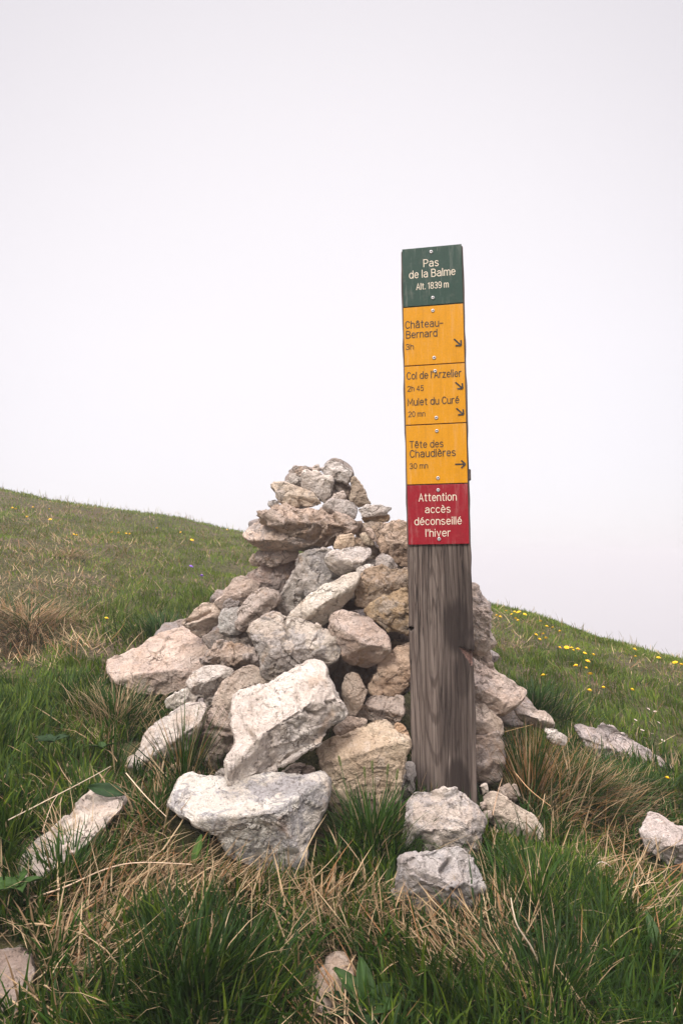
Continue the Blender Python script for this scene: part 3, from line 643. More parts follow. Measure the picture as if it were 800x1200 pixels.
M_WOOD = post_material()

def build_post():
    hw = PW/2; r = .0035
    per = []
    for x in np.linspace(-hw+r, hw-r, 64): per.append((x, 0))
    for a in (30, 60): per.append((hw-r+r*math.sin(R_(a)), r-r*math.cos(R_(a))))
    for y in np.linspace(r, PT-r, 14): per.append((hw, y))
    for a in (30, 60): per.append((hw-r+r*math.cos(R_(a)), PT-r+r*math.sin(R_(a))))
    for x in np.linspace(hw-r, -hw+r, 20): per.append((x, PT))
    for a in (30, 60): per.append((-hw+r-r*math.sin(R_(a)), PT-r+r*math.cos(R_(a))))
    for y in np.linspace(PT-r, r, 14): per.append((-hw, y))
    for a in (30, 60): per.append((-hw+r-r*math.cos(R_(a)), r-r*math.sin(R_(a))))
    per = np.array(per); n = len(per)
    zs = np.concatenate([np.linspace(PB, 0, 20), np.linspace(.005, .70, 330), np.linspace(.71, PH-.004, 60), [PH-.001]])
    X = np.repeat(per[None, :, 0], len(zs), 0).copy(); Y = np.repeat(per[None, :, 1], len(zs), 0).copy(); Z = np.repeat(zs[:, None], n, 1).copy()
    X[-1] *= .975; Y[-1] = PT/2+(Y[-1]-PT/2)*.95
    Z[-5:] += X[-5:]*0.004
    front = np.clip(1-Y/.02, 0, 1)
    # weathered grain ridges, dents along the edges
    gr = (vnoise(X*260, Z*5, 5)-.5)*.0012 + (vnoise(X*70, Z*2.5, 6)-.5)*.0014
    Y += front*gr
    ed = (vnoise(Z*30, Z*0, 8)-.5)*.0022; X += np.sign(X)*np.clip((abs(X)-hw+.008)/.008, 0, 1)*ed
    # notch torn out of the right edge, with the knot's lip above it
    tri = np.array([pl(537, 758), pl(562, 765.5), pl(552.5, 781)])
    def side(p, q): return (q[0]-p[0])*(Z-p[1])-(q[1]-p[1])*(X-p[0])
    s1, s2, s3 = side(tri[0], tri[1]), side(tri[1], tri[2]), side(tri[2], tri[0])
    ins = ((s1 < 0) & (s3 < 0) & (s2 < 0)) | ((s1 > 0) & (s3 > 0) & (s2 > 0))
    zTop = pl(553, 760)[1]; uL = tri[0][0]; ln = (X-uL)/(hw-uL)
    e1 = np.abs(s1)/np.linalg.norm(tri[1]-tri[0]); e3 = np.abs(s3)/np.linalg.norm(tri[2]-tri[0])
    dd = np.where(ins, .003+np.minimum(.016, .9*e3)-.15*e1, 0)
    Y += dd*np.clip(1-Y/.045, 0, 1)
    X -= np.where((X > hw-.006) & ins, .004, 0)
    lip = np.exp(-((Z-zTop-.010)/.016)**2)*np.clip(ln, 0, 1)
    Y -= front*lip*.0045; X += lip*.0022*(X > hw-.01)
    k0 = pl(520, 735); dent = np.exp(-((X-k0[0])/.012)**2-((Z-k0[1])/.05)**2); Y += front*dent*.0015
    # drilled hole near the left edge
    hx, hz = pl(481.5, 736.5); dh = np.hypot(X-hx, Z-hz); Y += np.where(dh < .0052, .02, 0)*front
    V = np.stack([X, Y, Z], -1).reshape(-1, 3)
    i = (np.arange(len(zs)-1)*n)[:, None]; j = np.arange(n)[None]; j2 = (j+1) % n
    Fq = np.stack([i+j, i+j2, i+n+j2, i+n+j], -1).reshape(-1, 4)
    cT = len(V); V = np.vstack([V, [[0, PT/2, PH]], [[0, PT/2, PB]]]); jj = np.arange(n); b = (len(zs)-1)*n
    t1 = np.stack([b+jj, b+(jj+1) % n, np.full(n, cT)], 1); t2 = np.stack([(jj+1) % n, jj, np.full(n, cT+1)], 1)
    po = mesh_np('post', V, [Fq, t1, t2], M_WOOD, post_root)
    po.data.materials.append(flat_material('raw_torn_wood', (.13, .075, .06), .85, .1, 260, .45, .8))
    raw = (ins & (Y < .05)).reshape(-1)[Fq].sum(1) >= 3
    po.data.polygons.foreach_set('material_index', np.concatenate([raw, np.zeros(len(t1)+len(t2), bool)]).astype(np.int32))
build_post()

def arc(cx, cy, rx, ry, a0, a1, n=12):
    return [(cx+rx*math.cos(R_(a)), cy+ry*math.sin(R_(a))) for a in np.linspace(a0, a1, n)]
def glyph(ch):
    """single-line lettering as routed into trail panels: strokes, advance width (capital height 1)"""
    acc = {'â': ('a', '^'), 'ê': ('e', '^'), 'é': ('e', '/'), 'è': ('e', '\\')}
    if ch in acc:
        b, m = acc[ch]; st, w = glyph(b); c = w/2
        e = {'^': [(c-.15, .84), (c, .99), (c+.15, .84)], '/': [(c-.08, .84), (c+.10, 1.0)], '\\': [(c+.08, .84), (c-.10, 1.0)]}[m]
        return st+[e], w
    X = .72
    o = arc(.23, .36, .23, .36, 90, 450, 25)
    g = {
     'a': ([arc(.22, .52, .21, .20, 150, 0, 9)+[(.43, 0)], [(.43, .42)]+arc(.20, .21, .20, .21, 90, 270, 11)+[(.32, .03), (.43, .14)]], .46),
     'b': ([[(0, 1), (0, 0)], o], .46), 'c': ([arc(.23, .36, .23, .36, 45, 315, 18)], .42), 'd': ([[(.46, 1), (.46, 0)], o], .46),
     'e': ([[(.01, .38), (.45, .38)]+arc(.23, .36, .225, .36, 5, 318, 20)], .45),
     'h': ([[(0, 1), (0, 0)], [(0, .45)]+arc(.21, .50, .21, .22, 165, 0, 9)+[(.42, 0)]], .42),
     'i': ([[(0, X), (0, 0)], [(0, .90), (0, 1.0)]], .02), 'l': ([[(0, 1), (0, 0)]], .02),
     'm': ([[(0, X), (0, 0)], [(0, .45)]+arc(.17, .52, .17, .20, 165, 0, 9)+[(.34, 0)], [(.34, .45)]+arc(.51, .52, .17, .20, 165, 0, 9)+[(.68, 0)]], .68),
     'n': ([[(0, X), (0, 0)], [(0, .45)]+arc(.21, .50, .21, .22, 165, 0, 9)+[(.42, 0)]], .42),
     'o': ([o], .46), 'r': ([[(0, X), (0, 0)], [(0, .42)]+arc(.22, .48, .21, .24, 170, 75, 7)], .26),
     's': ([arc(.20, .54, .19, .18, 35, 200, 10)+[(.10, .41), (.31, .33)]+arc(.20, .18, .20, .18, 25, -150, 11)], .41),
     't': ([[(.12, .94), (.12, .14)]+arc(.24, .14, .12, .13, 180, 280, 6), [(0, X), (.27, X)]], .29),
     'u': ([[(0, X), (0, .22)]+arc(.21, .22, .21, .22, 180, 345, 10), [(.42, X), (.42, 0)]], .42),
     'v': ([[(0, X), (.21, 0), (.42, X)]], .42), 'z': ([[(0, X), (.38, X), (0, 0), (.40, 0)]], .40),
     'A': ([[(0, 0), (.27, 1), (.54, 0)], [(.10, .32), (.44, .32)]], .54),
     'B': ([[(0, 0), (0, 1), (.26, 1)]+arc(.26, .765, .21, .235, 90, -90, 10)+[(0, .53)], [(.26, .53)]+arc(.26, .265, .25, .265, 90, -90, 10)+[(0, 0)]], .51),
     'C': ([arc(.27, .5, .27, .5, 40, 320, 22)], .50), 'M': ([[(0, 0), (0, 1), (.32, .25), (.64, 1), (.64, 0)]], .64),
     'P': ([[(0, 0), (0, 1), (.25, 1)]+arc(.25, .73, .24, .27, 90, -90, 10)+[(0, .46)]], .49), 'T': ([[(0, 1), (.52, 1)], [(.26, 1), (.26, 0)]], .52),
     '0': ([arc(.24, .5, .24, .5, 90, 450, 25)], .48), '1': ([[(.0, .80), (.17, 1), (.17, 0)]], .22),
     '2': ([arc(.23, .74, .23, .26, 165, -30, 12)+[(0, 0), (.47, 0)]], .47),
     '3': ([arc(.22, .76, .21, .24, 155, -90, 12), [(.15, .52)]+arc(.22, .26, .24, .26, 90, -160, 14)], .46),
     '4': ([[(.36, 0), (.36, 1), (0, .28), (.48, .28)]], .48),
     '5': ([[(.43, 1), (.08, 1), (.04, .52)]+arc(.22, .32, .24, .32, 125, -150, 14)], .46),
     '8': ([arc(.23, .76, .20, .24, -90, 270, 20), arc(.23, .26, .23, .26, 90, 450, 20)], .46),
     '9': ([arc(.23, .68, .23, .32, 0, 360, 20), [(.46, .68)]+arc(.22, .30, .24, .30, 10, -140, 9)], .46),
     '.': ([[(.02, 0), (.02, .10)]], .04), '-': ([[(0, .40), (.34, .40)]], .34), "'": ([[(.02, 1.0), (.0, .74)]], .03),
    }
    return g[ch]
def lettering(parent, lines, mat, y, zoff, stroke=.11):
    V, Fq, lay = [], [], 0
    for body, xl, xr, base, cap in lines:
        pen, strokes = 0, []
        for ch in body:
            if ch == ' ': pen += .30; continue
            st, w = glyph(ch)
            for p in st: strokes.append([(x+pen, z) for x, z in p])
            pen += w+.20
        wid = pen-.20
        uL, zB = pl(xl, base); uR, _ = pl(xr, base); h = cap*1.64/800; sx = (uR-uL)/wid; hwid = h*stroke/2
        for p in strokes:
            Q = np.array([(uL+x*sx, zB+z*h) for x, z in p])
            keep = [0]+[k for k in range(1, len(Q)) if np.linalg.norm(Q[k]-Q[k-1]) > 1e-5]; Q = Q[keep]
            if len(Q) < 2: continue
            T = np.diff(Q, axis=0); T /= np.linalg.norm(T, axis=1, keepdims=True)
            N = np.stack([-T[:, 1], T[:, 0]], 1)
            Q[0] -= T[0]*hwid*.8; Q[-1] += T[-1]*hwid*.8
            lay = (lay+1) % 40; yy = y-.0004-lay*.000008; n0 = len(V)
            for k in range(len(Q)):
                a = N[max(k-1, 0)]; b = N[min(k, len(N)-1)]; m = a+b; m /= max(np.linalg.norm(m), 1e-6); m = m/max(m @ b, .45)
                for sgn in (1, -1):
                    q = Q[k]+m*hwid*sgn; V.append((q[0], yy, q[1]-zoff))
            for k in range(len(Q)-1): Fq.append([n0+2*k, n0+2*k+1, n0+2*k+3, n0+2*k+2])
    return mesh_np('lettering', np.array(V), np.array(Fq), mat, parent, smooth=False)
def arrow(parent, x0, y0, x1, y1, y, zoff, mat):
    a = np.array(pl(x0, y0)); b = np.array(pl(x1, y1)); d = (b-a); L = np.linalg.norm(d); d /= L; nrm = np.array([-d[1], d[0]])
    wd = .0036
    def bar(p, q):
        e = (q-p)/np.linalg.norm(q-p); m = np.array([-e[1], e[0]])*wd/2
        return [p+m, p-m, q-m, q+m]
    tip = b
    bm = bmesh.new()
    # one outline: shaft with two barbs
    h = L*.52
    for k, (p, q) in enumerate(((a, tip-d*wd*.3), (tip, tip-d*h*.78+nrm*h*.72), (tip, tip-d*h*.78-nrm*h*.72))):
        vs = [bm.verts.new((c[0], y-.0003*k, c[1]-zoff)) for c in bar(p, q)]
        f = bm.faces.new(vs)
    bmesh.ops.recalc_face_normals(bm, faces=bm.faces)
    ex = bmesh.ops.extrude_face_region(bm, geom=list(bm.faces))
    for v in [g for g in ex['geom'] if isinstance(g, bmesh.types.BMVert)]: v.co.y -= .0006
    bmesh.ops.recalc_face_normals(bm, faces=bm.faces)
    return bm_obj('arrow', bm, mat, parent)
PNL = .1416; PNW = .140; PTH = .0042
def panel(k, label, mat, lines, lmat, bold, screws, arrows=()):
    z1 = PH - k*PNL - (.0012 if k else .0); z0 = PH - (k+1)*PNL + .0012
    bm = bmesh.new(); bmesh.ops.create_cube(bm, size=1)
    for v in bm.verts: v.co = ((v.co.x)*PNW, v.co.y*PTH, v.co.z*(z1-z0))
    bmesh.ops.bevel(bm, geom=list(bm.edges), offset=.0007, segments=2, affect='EDGES', profile=.6)
    o = bm_obj('sign_panel', bm, mat, post_root)
    zc = (z0+z1)/2; o.location = (0, -PTH/2-.0016, zc); o['label'] = label
    yf = -PTH/2 - .00005
    lettering(o, lines, lmat, yf, zc, bold)
    for a in arrows: arrow(o, *a, yf, zc, M_INK)
    for sx, sy in screws:
        u, z = pl(sx, sy)
        bm = bmesh.new()
        pr = [(0.0001, .0021), (.0022, .0020), (.0035, .0012), (.0042, 0)]
        ring = []
        for rad, h in [(.0044, 0), (.0042, .0009), (.0033, .0017), (.0016, .0019), (.0014, .0008)]:
            ring.append([bm.verts.new((rad*math.cos(q*math.pi/8), -h, rad*math.sin(q*math.pi/8))) for q in range(16)])
        for r0, r1 in zip(ring[:-1], ring[1:]):
            for q in range(16): bm.faces.new((r0[q], r0[(q+1) % 16], r1[(q+1) % 16], r1[q]))
        bm.faces.new(ring[-1])
        bmesh.ops.recalc_face_normals(bm, faces=bm.faces)
        so = bm_obj('screw', bm, M_SCREW, o, True); so.location = (u, yf-.0002, z-zc)
        so.data.materials.append(M_DARK); so.data.polygons[len(so.data.polygons)-1].material_index = 1
panel(0, 'dark green panel', M_GREENP, [('Pas', 496.5, 513.5, 314, 8.5), ('de la Balme', 479.8, 533.1, 327.5, 8.6), ('Alt. 1839 m', 488, 525.2, 340.7, 7.2)], M_CREAM, .108, [(505, 296.5), (507, 350)])
panel(1, 'topmost yellow panel', M_YELLP, [('Château-', 475.3, 518.8, 386, 8.3), ('Bernard', 476.3, 511.9, 397.3, 8.1), ('3h', 475.9, 484.4, 410.6, 6.2)], M_INK, .125, [(507, 365), (508.5, 420)], [(531.6, 398, 540, 405.8)])
panel(2, 'middle yellow panel', M_YELLP, [("Col de l'Arzelier", 477, 540, 445.4, 8.0), ('2h 45', 477.8, 496, 459.4, 6.0), ('Mulet du Curé', 478, 537.5, 475.9, 7.8), ('20 mn', 478.8, 497.9, 489.1, 5.9)], M_INK, .125, [(509.6, 435.5), (511, 490)], [(533.2, 448.6, 541.8, 456), (534.3, 479, 542.8, 486.4)])
panel(3, 'lowest yellow panel', M_YELLP, [('Tête des', 480.3, 519, 525.6, 7.8), ('Chaudières', 480.6, 533.4, 536.4, 8.1), ('30 mn', 480.4, 501, 549.6, 5.9)], M_INK, .125, [(511.6, 505.5), (513, 560.5)], [(532.9, 544.5, 545, 544.2)])
panel(4, 'red warning panel', M_REDP, [('Attention', 490.9, 534.4, 587.6, 8.5), ('accès', 498.4, 527.3, 601.2, 8.2), ('déconseillé', 486, 540.4, 615.3, 8.2), ("l'hiver", 499, 527.3, 628.8, 8.2)], M_CREAM, .108, [(513.2, 574.6), (514.3, 631.8)])
bm = bmesh.new()
bmesh.ops.create_cube(bm, size=1)
for v in bm.verts: v.co = (v.co.x*.006, v.co.y*.02, v.co.z*.026)
bmesh.ops.bevel(bm, geom=list(bm.edges), offset=.0015, segments=2, affect='EDGES')
o = bm_obj('clip', bm, M_DARK, post_root); u, z = pl(550, 556); o.location = (PW/2+.001, .012, z)

# ------------------------------------------------------------------ grass
ALL = np.vstack(STONE_PTS)
gz = ground(ALL[:, 0], ALL[:, 1], True)
CELL = .012
occ = np.zeros((int(2.4/CELL), int(2.4/CELL)), bool)
sel = (ALL[:, 2] < gz + .22)
ii = ((ALL[sel, 0]+1.2)/CELL).astype(int); jj = ((ALL[sel, 1]-.4)/CELL).astype(int)
ok = (ii >= 0) & (ii < occ.shape[0]) & (jj >= 0) & (jj < occ.shape[1]); occ[ii[ok], jj[ok]] = True
o2 = occ.copy(); o2[1:] |= occ[:-1]; o2[:-1] |= occ[1:]; o2[:, 1:] |= occ[:, :-1]; o2[:, :-1] |= occ[:, 1:]
occ = o2.copy(); occ[1:-1, 1:-1] = o2[1:-1, 1:-1] & o2[:-2, 1:-1] & o2[2:, 1:-1] & o2[1:-1, :-2] & o2[1:-1, 2:]
def blocked(x, y):
    i = ((x+1.2)/CELL).astype(int); j = ((y-.4)/CELL).astype(int)
    inn = (i >= 0) & (i < occ.shape[0]) & (j >= 0) & (j < occ.shape[1])
    b = np.zeros(len(x), bool); b[inn] = occ[i[inn], j[inn]]
    b |= np.hypot(x-CAIRN[0], y-CAIRN[1]-.03) < .34
    lx = (x-PO[0])*math.cos(-yaw) - (y-PO[1])*math.sin(-yaw); ly = (x-PO[0])*math.sin(-yaw) + (y-PO[1])*math.cos(-yaw)
    b |= (abs(lx) < .08) & (ly > -.01) & (ly < .08)
    return b

def blades(x, y, L, az, lean, curl, width, col, seg=4, z=None):
    """ribbons: base (x,y), length, azimuth of lean, start lean, extra bend; returns verts, faces, colours"""
    n = len(x); z = ground(x, y) - .006 if z is None else z
    t = np.linspace(0, 1, seg+1)
    ang = lean[:, None] + curl[:, None]*t[None]**1.4
    dl = L[:, None]/seg
    sx = np.concatenate([np.zeros((n, 1)), np.cumsum(np.sin((ang[:, 1:]+ang[:, :-1])/2)*dl, 1)], 1)
    sz = np.concatenate([np.zeros((n, 1)), np.cumsum(np.cos((ang[:, 1:]+ang[:, :-1])/2)*dl, 1)], 1)
    ca, sa = np.cos(az)[:, None], np.sin(az)[:, None]
    px = x[:, None]+sx*ca; py = y[:, None]+sx*sa; pz = z[:, None]+sz
    tw = az + RNG.normal(math.pi/2, .5, n)
    wx, wy = np.cos(tw)[:, None], np.sin(tw)[:, None]
    wp = (width[:, None]/2)*np.where(t < .5, 1, np.maximum(1-(2*t-1)**1.6, .0))[None]*np.where(t == 0, .7, 1)[None]
    A = np.stack([px-wx*wp, py-wy*wp, pz], -1); B = np.stack([px+wx*wp, py+wy*wp, pz], -1)
    V = np.empty((n, 2*seg+1, 3)); V[:, 0:2*seg:2] = A[:, :seg]; V[:, 1:2*seg:2] = B[:, :seg]; V[:, 2*seg] = A[:, seg]
    base = (np.arange(n)*(2*seg+1))[:, None]
    q = np.stack([np.array([2*k, 2*k+1, 2*k+3, 2*k+2]) for k in range(seg-1)])
    Fq = (base[:, :, None]+q[None]).reshape(-1, 4)
    tr = (base + np.array([2*seg-2, 2*seg-1, 2*seg])[None])
    return V.reshape(-1, 3), Fq, tr, np.repeat(col, 2*seg+1, 0)
def pack(name, parts, mat):
    Vs, Q, T, C, n = [], [], [], [], 0
    for v, q, t, c in parts:
        Vs.append(v); Q.append(q+n); T.append(t+n); C.append(c); n += len(v)
    return mesh_np(name, np.vstack(Vs), [np.vstack(Q), np.vstack(T)], mat, colors=np.vstack(C))

GREEN_A = np.array([.011, .030, .003]); GREEN_B = np.array([.036, .082, .008]); GREEN_C = np.array([.165, .215, .014])
STRAW_A = np.array([.24, .150, .075]); STRAW_B = np.array([.46, .335, .195]); RUST = np.array([.17, .085, .035])
def mixc(a, b, f): return a[None]*(1-f[:, None]) + b[None]*f[:, None]
# patches marked in the photo (centre, radius px): straw mats / bare soil / tall lush turf
def mark(lst):
    out = []
    for x, y, r, s in lst:
        P = hit(x, y); d = math.hypot(P[0], P[1]); out.append((P[0], P[1], r/F*d, r/F*d*1.5, s))
    return out
STRAWP = mark([(395,1210,50,.9),(150,1110,70,.9),(60,1150,60,.9),(270,1060,60,.7),(520,1120,45,.8),(450,1100,40,.7),(110,1125,85,1.0),(230,1060,80,.75),(370,1090,55,.9),(390,1160,45,.9),(470,1075,40,.6),(590,1140,55,.9),(300,1010,50,.5),(170,990,40,.5),(120,860,40,.55),(40,705,60,.9),(60,640,45,.8),(110,690,45,.6),
              (180,640,50,.5),(120,620,35,.6),(660,920,60,.55),(720,930,50,.55),(600,760,22,.8),(575,730,20,.7),(640,740,20,.5),(780,790,45,.7),(690,800,25,.5),(20,660,60,.9),(70,750,35,.7),(60,690,80,.85),(150,660,45,.6),(40,615,50,.5),(230,630,40,.4),(105,760,25,.5),(200,820,25,.5),(90,600,40,.5),(270,650,30,.5),(700,1010,30,.3),(640,1000,25,.4)])
BAREP = mark([(15,765,30,1.0),(15,1160,45,1.),(392,1155,42,1.),(388,1200,36,.95),(385,1250,40,.9),(70,1180,45,.8),(330,1080,20,.6),(95,1120,35,.7),(510,1088,22,.8),(600,745,14,.7),(750,790,30,.6),(270,668,18,.6),(560,1165,20,.5),(575,960,16,1.)])
LUSHP = mark([(230,1175,90,1.),(60,850,70,.8),(620,1060,90,.8),(460,960,60,1.),(700,1120,120,.8),(180,730,60,.7),(640,830,60,.6),(280,1080,60,.6),(740,900,60,.5),(560,1190,90,.8),(100,1190,80,.7),(30,930,60,.6)])
CLEARP = mark([(515,1045,60,1.),(520,1085,50,.9),(515,975,50,1.),(605,985,45,1.),(95,965,40,.6),(290,1010,90,.75),(340,1040,50,.7),(15,1170,55,1.),(392,1165,40,1.),(175,905,50,.9),(200,940,40,.6),(160,815,60,.9),(730,905,65,.75),(780,1005,45,.9),(650,880,30,.6),(430,985,50,.4)])
def field(P, x, y):
    f = np.zeros(len(x))
    for cx, cy, rx, ry, s in P:
        q = ((x-cx)/rx)**2+((y-cy)/ry)**2; f = np.maximum(f, s*np.exp(-q*.9))
    return f
def scatter(n, rmin, rmax, half):
    r = np.sqrt(RNG.uniform(rmin**2, rmax**2, n)); a = RNG.uniform(-half, half, n)
    return r*np.sin(a), r*np.cos(a)
green_parts, straw_parts = [], []
def turf(n, rmin, rmax, half, Lm, wid, seg, tone=0.0):
    x, y = scatter(n, rmin, rmax, half)
    cl = fbm(x*7, y*7, 21, 2); cl2 = fbm(x*2.0, y*2.0, 33, 3)
    st = np.clip(field(STRAWP, x, y) + (cl2-.60)*(1.3 if tone < .2 else .7), 0, 1); ba = field(BAREP, x, y); lu = field(LUSHP, x, y)
    keep = (RNG.random(n) < np.clip(.30+1.2*cl+.5*lu-(.75-.45*min(1, tone*2))*st, .05, 1)) & (RNG.random(n) > ba*1.1) & ~blocked(x, y)
    x, y, cl, cl2, st, lu = [a[keep] for a in (x, y, cl, cl2, st, lu)]; n = len(x)
    cle = field(CLEARP, x, y)
    L = Lm*(.40+.85*cl+.70*lu)*RNG.uniform(.5, 1.25, n)*(1-.55*np.clip(cle, 0, 1))*(1-.45*np.clip(np.maximum(st, ba[keep]), 0, 1))
    caz = 2*math.pi*vnoise(x*5, y*5, 44)*2; az = caz + RNG.normal(0, .9, n)
    lean = np.abs(RNG.normal(.18, .22, n)); curl = RNG.uniform(.1, 1.25, n)
    f = np.clip(RNG.normal(.35+tone, .3, n)+(cl2-.5)*.9-.25*lu, 0, 1)
    col = mixc(GREEN_A, GREEN_B, f); g = np.clip(RNG.normal(.08+tone*1.25, .3, n)+.3*st, 0, 1); col = col*(1-g[:, None]*.75)+GREEN_C[None]*g[:, None]*.75
    dry = RNG.random(n) < np.clip(.025+.66*st+tone*.13, 0, .88)
    d = RNG.random(n); col[dry] = mixc(STRAW_A, STRAW_B, d)[dry]
    rz = dry & (RNG.random(n) < .14); col[rz] = RUST*RNG.uniform(.8, 1.4, (rz.sum(), 1))
    lean = np.where(dry, lean+np.abs(RNG.normal(.35, .3, n)), lean); L = np.where(dry, L*RNG.uniform(.7, 1.2, n), L)
    w = wid*RNG.uniform(.55, 1.25, n)*np.where(dry, .75 if tone > .2 else .5, 1)
    green_parts.append(blades(x, y, L, az, lean, curl, w, col, seg))
H_ = R_(46)
turf(4500, .25, .80, H_, .07, .0032, 3)
turf(36000, .80, 1.35, H_, .078, .0040, 4)
turf(44000, 1.35, 2.2, H_, .064, .0038, 4, .10)
turf(62000, 2.2, 3.6, H_, .050, .0036, 3, .30)
turf(100000, 3.6, 6.0, H_, .042, .0046, 2, .55)
turf(90000, 6.0, 11.0, R_(44), .046, .0068, 2, .65)
# short moss-like underlayer of small leaves
def edge_turf(n):
    # blades pushing up round the foot of every stone
    d = occ.copy()
    for _ in range(3):
        e = d.copy(); e[1:] |= d[:-1]; e[:-1] |= d[1:]; e[:, 1:] |= d[:, :-1]; e[:, :-1] |= d[:, 1:]; d = e
    I, J = np.where(d & ~occ); k = RNG.integers(0, len(I), n)
    x = -1.2+(I[k]+RNG.random(n))*CELL; y = .4+(J[k]+RNG.random(n))*CELL
    ok = ~blocked(x, y) & (RNG.random(n) < np.clip(vnoise(x*9, y*9, 91)*1.6-.15, 0, 1)); x, y = x[ok], y[ok]; n = len(x)
    col = mixc(GREEN_A, GREEN_B, np.clip(RNG.normal(.5, .3, n), 0, 1)); dry = RNG.random(n) < .22; col[dry] = mixc(STRAW_A, STRAW_B, RNG.random(n))[dry]
    green_parts.append(blades(x, y, RNG.uniform(.03, .10, n), RNG.uniform(0, 6.28, n), np.abs(RNG.normal(.2, .25, n)), RNG.uniform(.1, 1.2, n), RNG.uniform(.0020, .0042, n), col, 4))
edge_turf(11000)
def litter(n, rmin, rmax, size, lying):
    x, y = scatter(n, rmin, rmax, H_); st = np.clip(field(STRAWP, x, y)+(fbm(x*2, y*2, 33, 3)-.58)*.8, 0, 1); ba = field(BAREP, x, y)
    k = (RNG.random(n) < .02+st) & (RNG.random(n) > ba*.5) & ~blocked(x, y); x, y, st = x[k], y[k], st[k]; n = len(x)
    L = size*RNG.uniform(.5, 1.6, n); az = 2*math.pi*vnoise(x*3, y*3, 71)*1.5+RNG.normal(0, .8, n)
    lean = np.clip(RNG.normal(lying, .28, n), .2, 1.75); curl = RNG.normal(.1, .35, n)
    col = mixc(STRAW_A, STRAW_B, RNG.random(n))*RNG.uniform(.65, 1.1, (n, 1)); r = RNG.random(n) < .2; col[r] = RUST*RNG.uniform(.9, 1.6, (r.sum(), 1))
    z = ground(x, y)+RNG.uniform(0, .05, n)*np.clip(1.6-lean, 0, 1)+.003
    straw_parts.append(blades(x, y, L, az, lean, curl, .0021*RNG.uniform(.5, 1.2, n)*(1+rmin*.2), col, 3, z))
turf(40000, .75, 1.5, H_, .034, .0032, 3); turf(30000, 1.5, 2.4, H_, .034, .0034, 2, .1)
litter(70000, .75, 1.5, .075, 1.25); litter(22000, 1.5, 2.6, .075, 1.2); litter(60000, 2.6, 8.0, .05, 1.1)
# tufts with a shape of their own, one thing each
def tussock(name, label, cat, x, y, d, n, spread, L, width, green, lean_m, fan=None, z=None, rust=.0, dark=1.0, curl=(.2, 1.3)):
    P = hit(x, y) if d is None else at(x, y, d)
    g = float(ground(P[0], P[1]))
    r = np.minimum(np.abs(RNG.normal(0, .5, n)), 1.25)*spread; a = RNG.uniform(0, 2*math.pi, n)
    bx = r*np.cos(a); by = r*np.sin(a)
    az = a + RNG.normal(0, .6, n) if fan is None else RNG.normal(fan, .7, n)
    LL = L*RNG.uniform(.45, 1.15, n); lean = np.abs(RNG.normal(lean_m, .22, n))+r/spread*.25
    col = mixc(GREEN_A, GREEN_B, np.clip(RNG.normal(.4, .3, n), 0, 1))*dark
    dry = RNG.random(n) > green; col[dry] = mixc(STRAW_A, STRAW_B, RNG.random(n))[dry]
    rz = dry & (RNG.random(n) < rust); col[rz] = np.array([.25, .125, .045])*RNG.uniform(.7, 1.3, (rz.sum(), 1))
    zz = ground(P[0]+bx, P[1]+by)-g-.008
    if z is not None: zz = zz*0 + (z-g)
    v, q, t, c = blades(bx, by, LL, az, lean, RNG.uniform(curl[0], curl[1], n), width*RNG.uniform(.6, 1.2, n)*np.where(dry, .62, 1.1), col, 5, zz)
    o = mesh_np(name, v, [q, t], M_BLADE, colors=c); o.location = (P[0], P[1], g)
    tag(o, label, cat, 'grass tussocks')
    return o
tussock('grass_tussock', 'big brown and green tussock right of the post', 'tussock', 670, 960, None, 1900, .13, .19, .0028, .50, .45, rust=.35, fan=.1, curl=(.3, 1.6))
tussock('grass_tussock', 'upright rusty straw clump against the streaked block', 'tussock', 620, 940, None, 420, .050, .20, .0026, .35, .15, rust=.7, curl=(.0, .7))
tussock('grass_tussock', 'green tussock in front of the pebbles at right', 'tussock', 625, 1085, None, 800, .11, .135, .0028, .85, .4)
tussock('grass_tussock', 'dark green tuft in front of the square beige block', 'tussock', 438, 1005, None, 420, .055, .15, .0030, .88, .25)
tussock('grass_tussock', 'tall green tuft growing between the left stones', 'tussock', 216, 893, 1.455, 130, .018, .20, .0028, .72, .12, rust=.4, curl=(.0, .6))
tussock('grass_tussock', 'straw and green tuft below the largest flat boulder', 'tussock', 135, 850, None, 700, .13, .13, .0026, .55, .4)
tussock('grass_tussock', 'straw tussock overhanging the dark hollow at the left edge', 'tussock', 35, 728, None, 1500, .26, .17, .0036, .22, .9, rust=.25, curl=(.4, 1.6))
tussock('grass_tussock', 'pale straw tussock high on the left slope', 'tussock', 80, 652, None, 260, .22, .13, .006, .1, 1.0)
tussock('grass_tussock', 'small pale straw tussock in the middle of the left slope', 'tussock', 262, 700, None, 180, .14, .11, .004, .3, .9)
tussock('grass_tussock', 'straw fan lying over the turf below the white boulder', 'tussock', 215, 1075, None, 700, .11, .11, .0022, .25, .95, fan=3.6)
tussock('grass_tussock', 'tall dark green clump at the bottom left of centre', 'tussock', 225, 1200, None, 900, .12, .145, .0032, .92, .2, dark=.75)
tussock('grass_tussock', 'dry hanging clump over the bare path below the cairn', 'tussock', 395, 1085, None, 700, .09, .11, .0021, .28, .8, fan=-1.57)
tussock('grass_tussock', 'lush dark clump at the bottom right', 'tussock', 640, 1195, None, 1000, .18, .13, .0032, .92, .3, dark=.75)
tussock('grass_tussock', 'long bladed green clump on the right hillside behind the slanting slab', 'tussock', 625, 828, 2.3, 800, .18, .14, .0034, .90, .35)
tussock('grass_tussock', 'dark green tussock at the left foot of the triangular stone', 'tussock', 190, 748, None, 700, .18, .13, .0034, .88, .4)
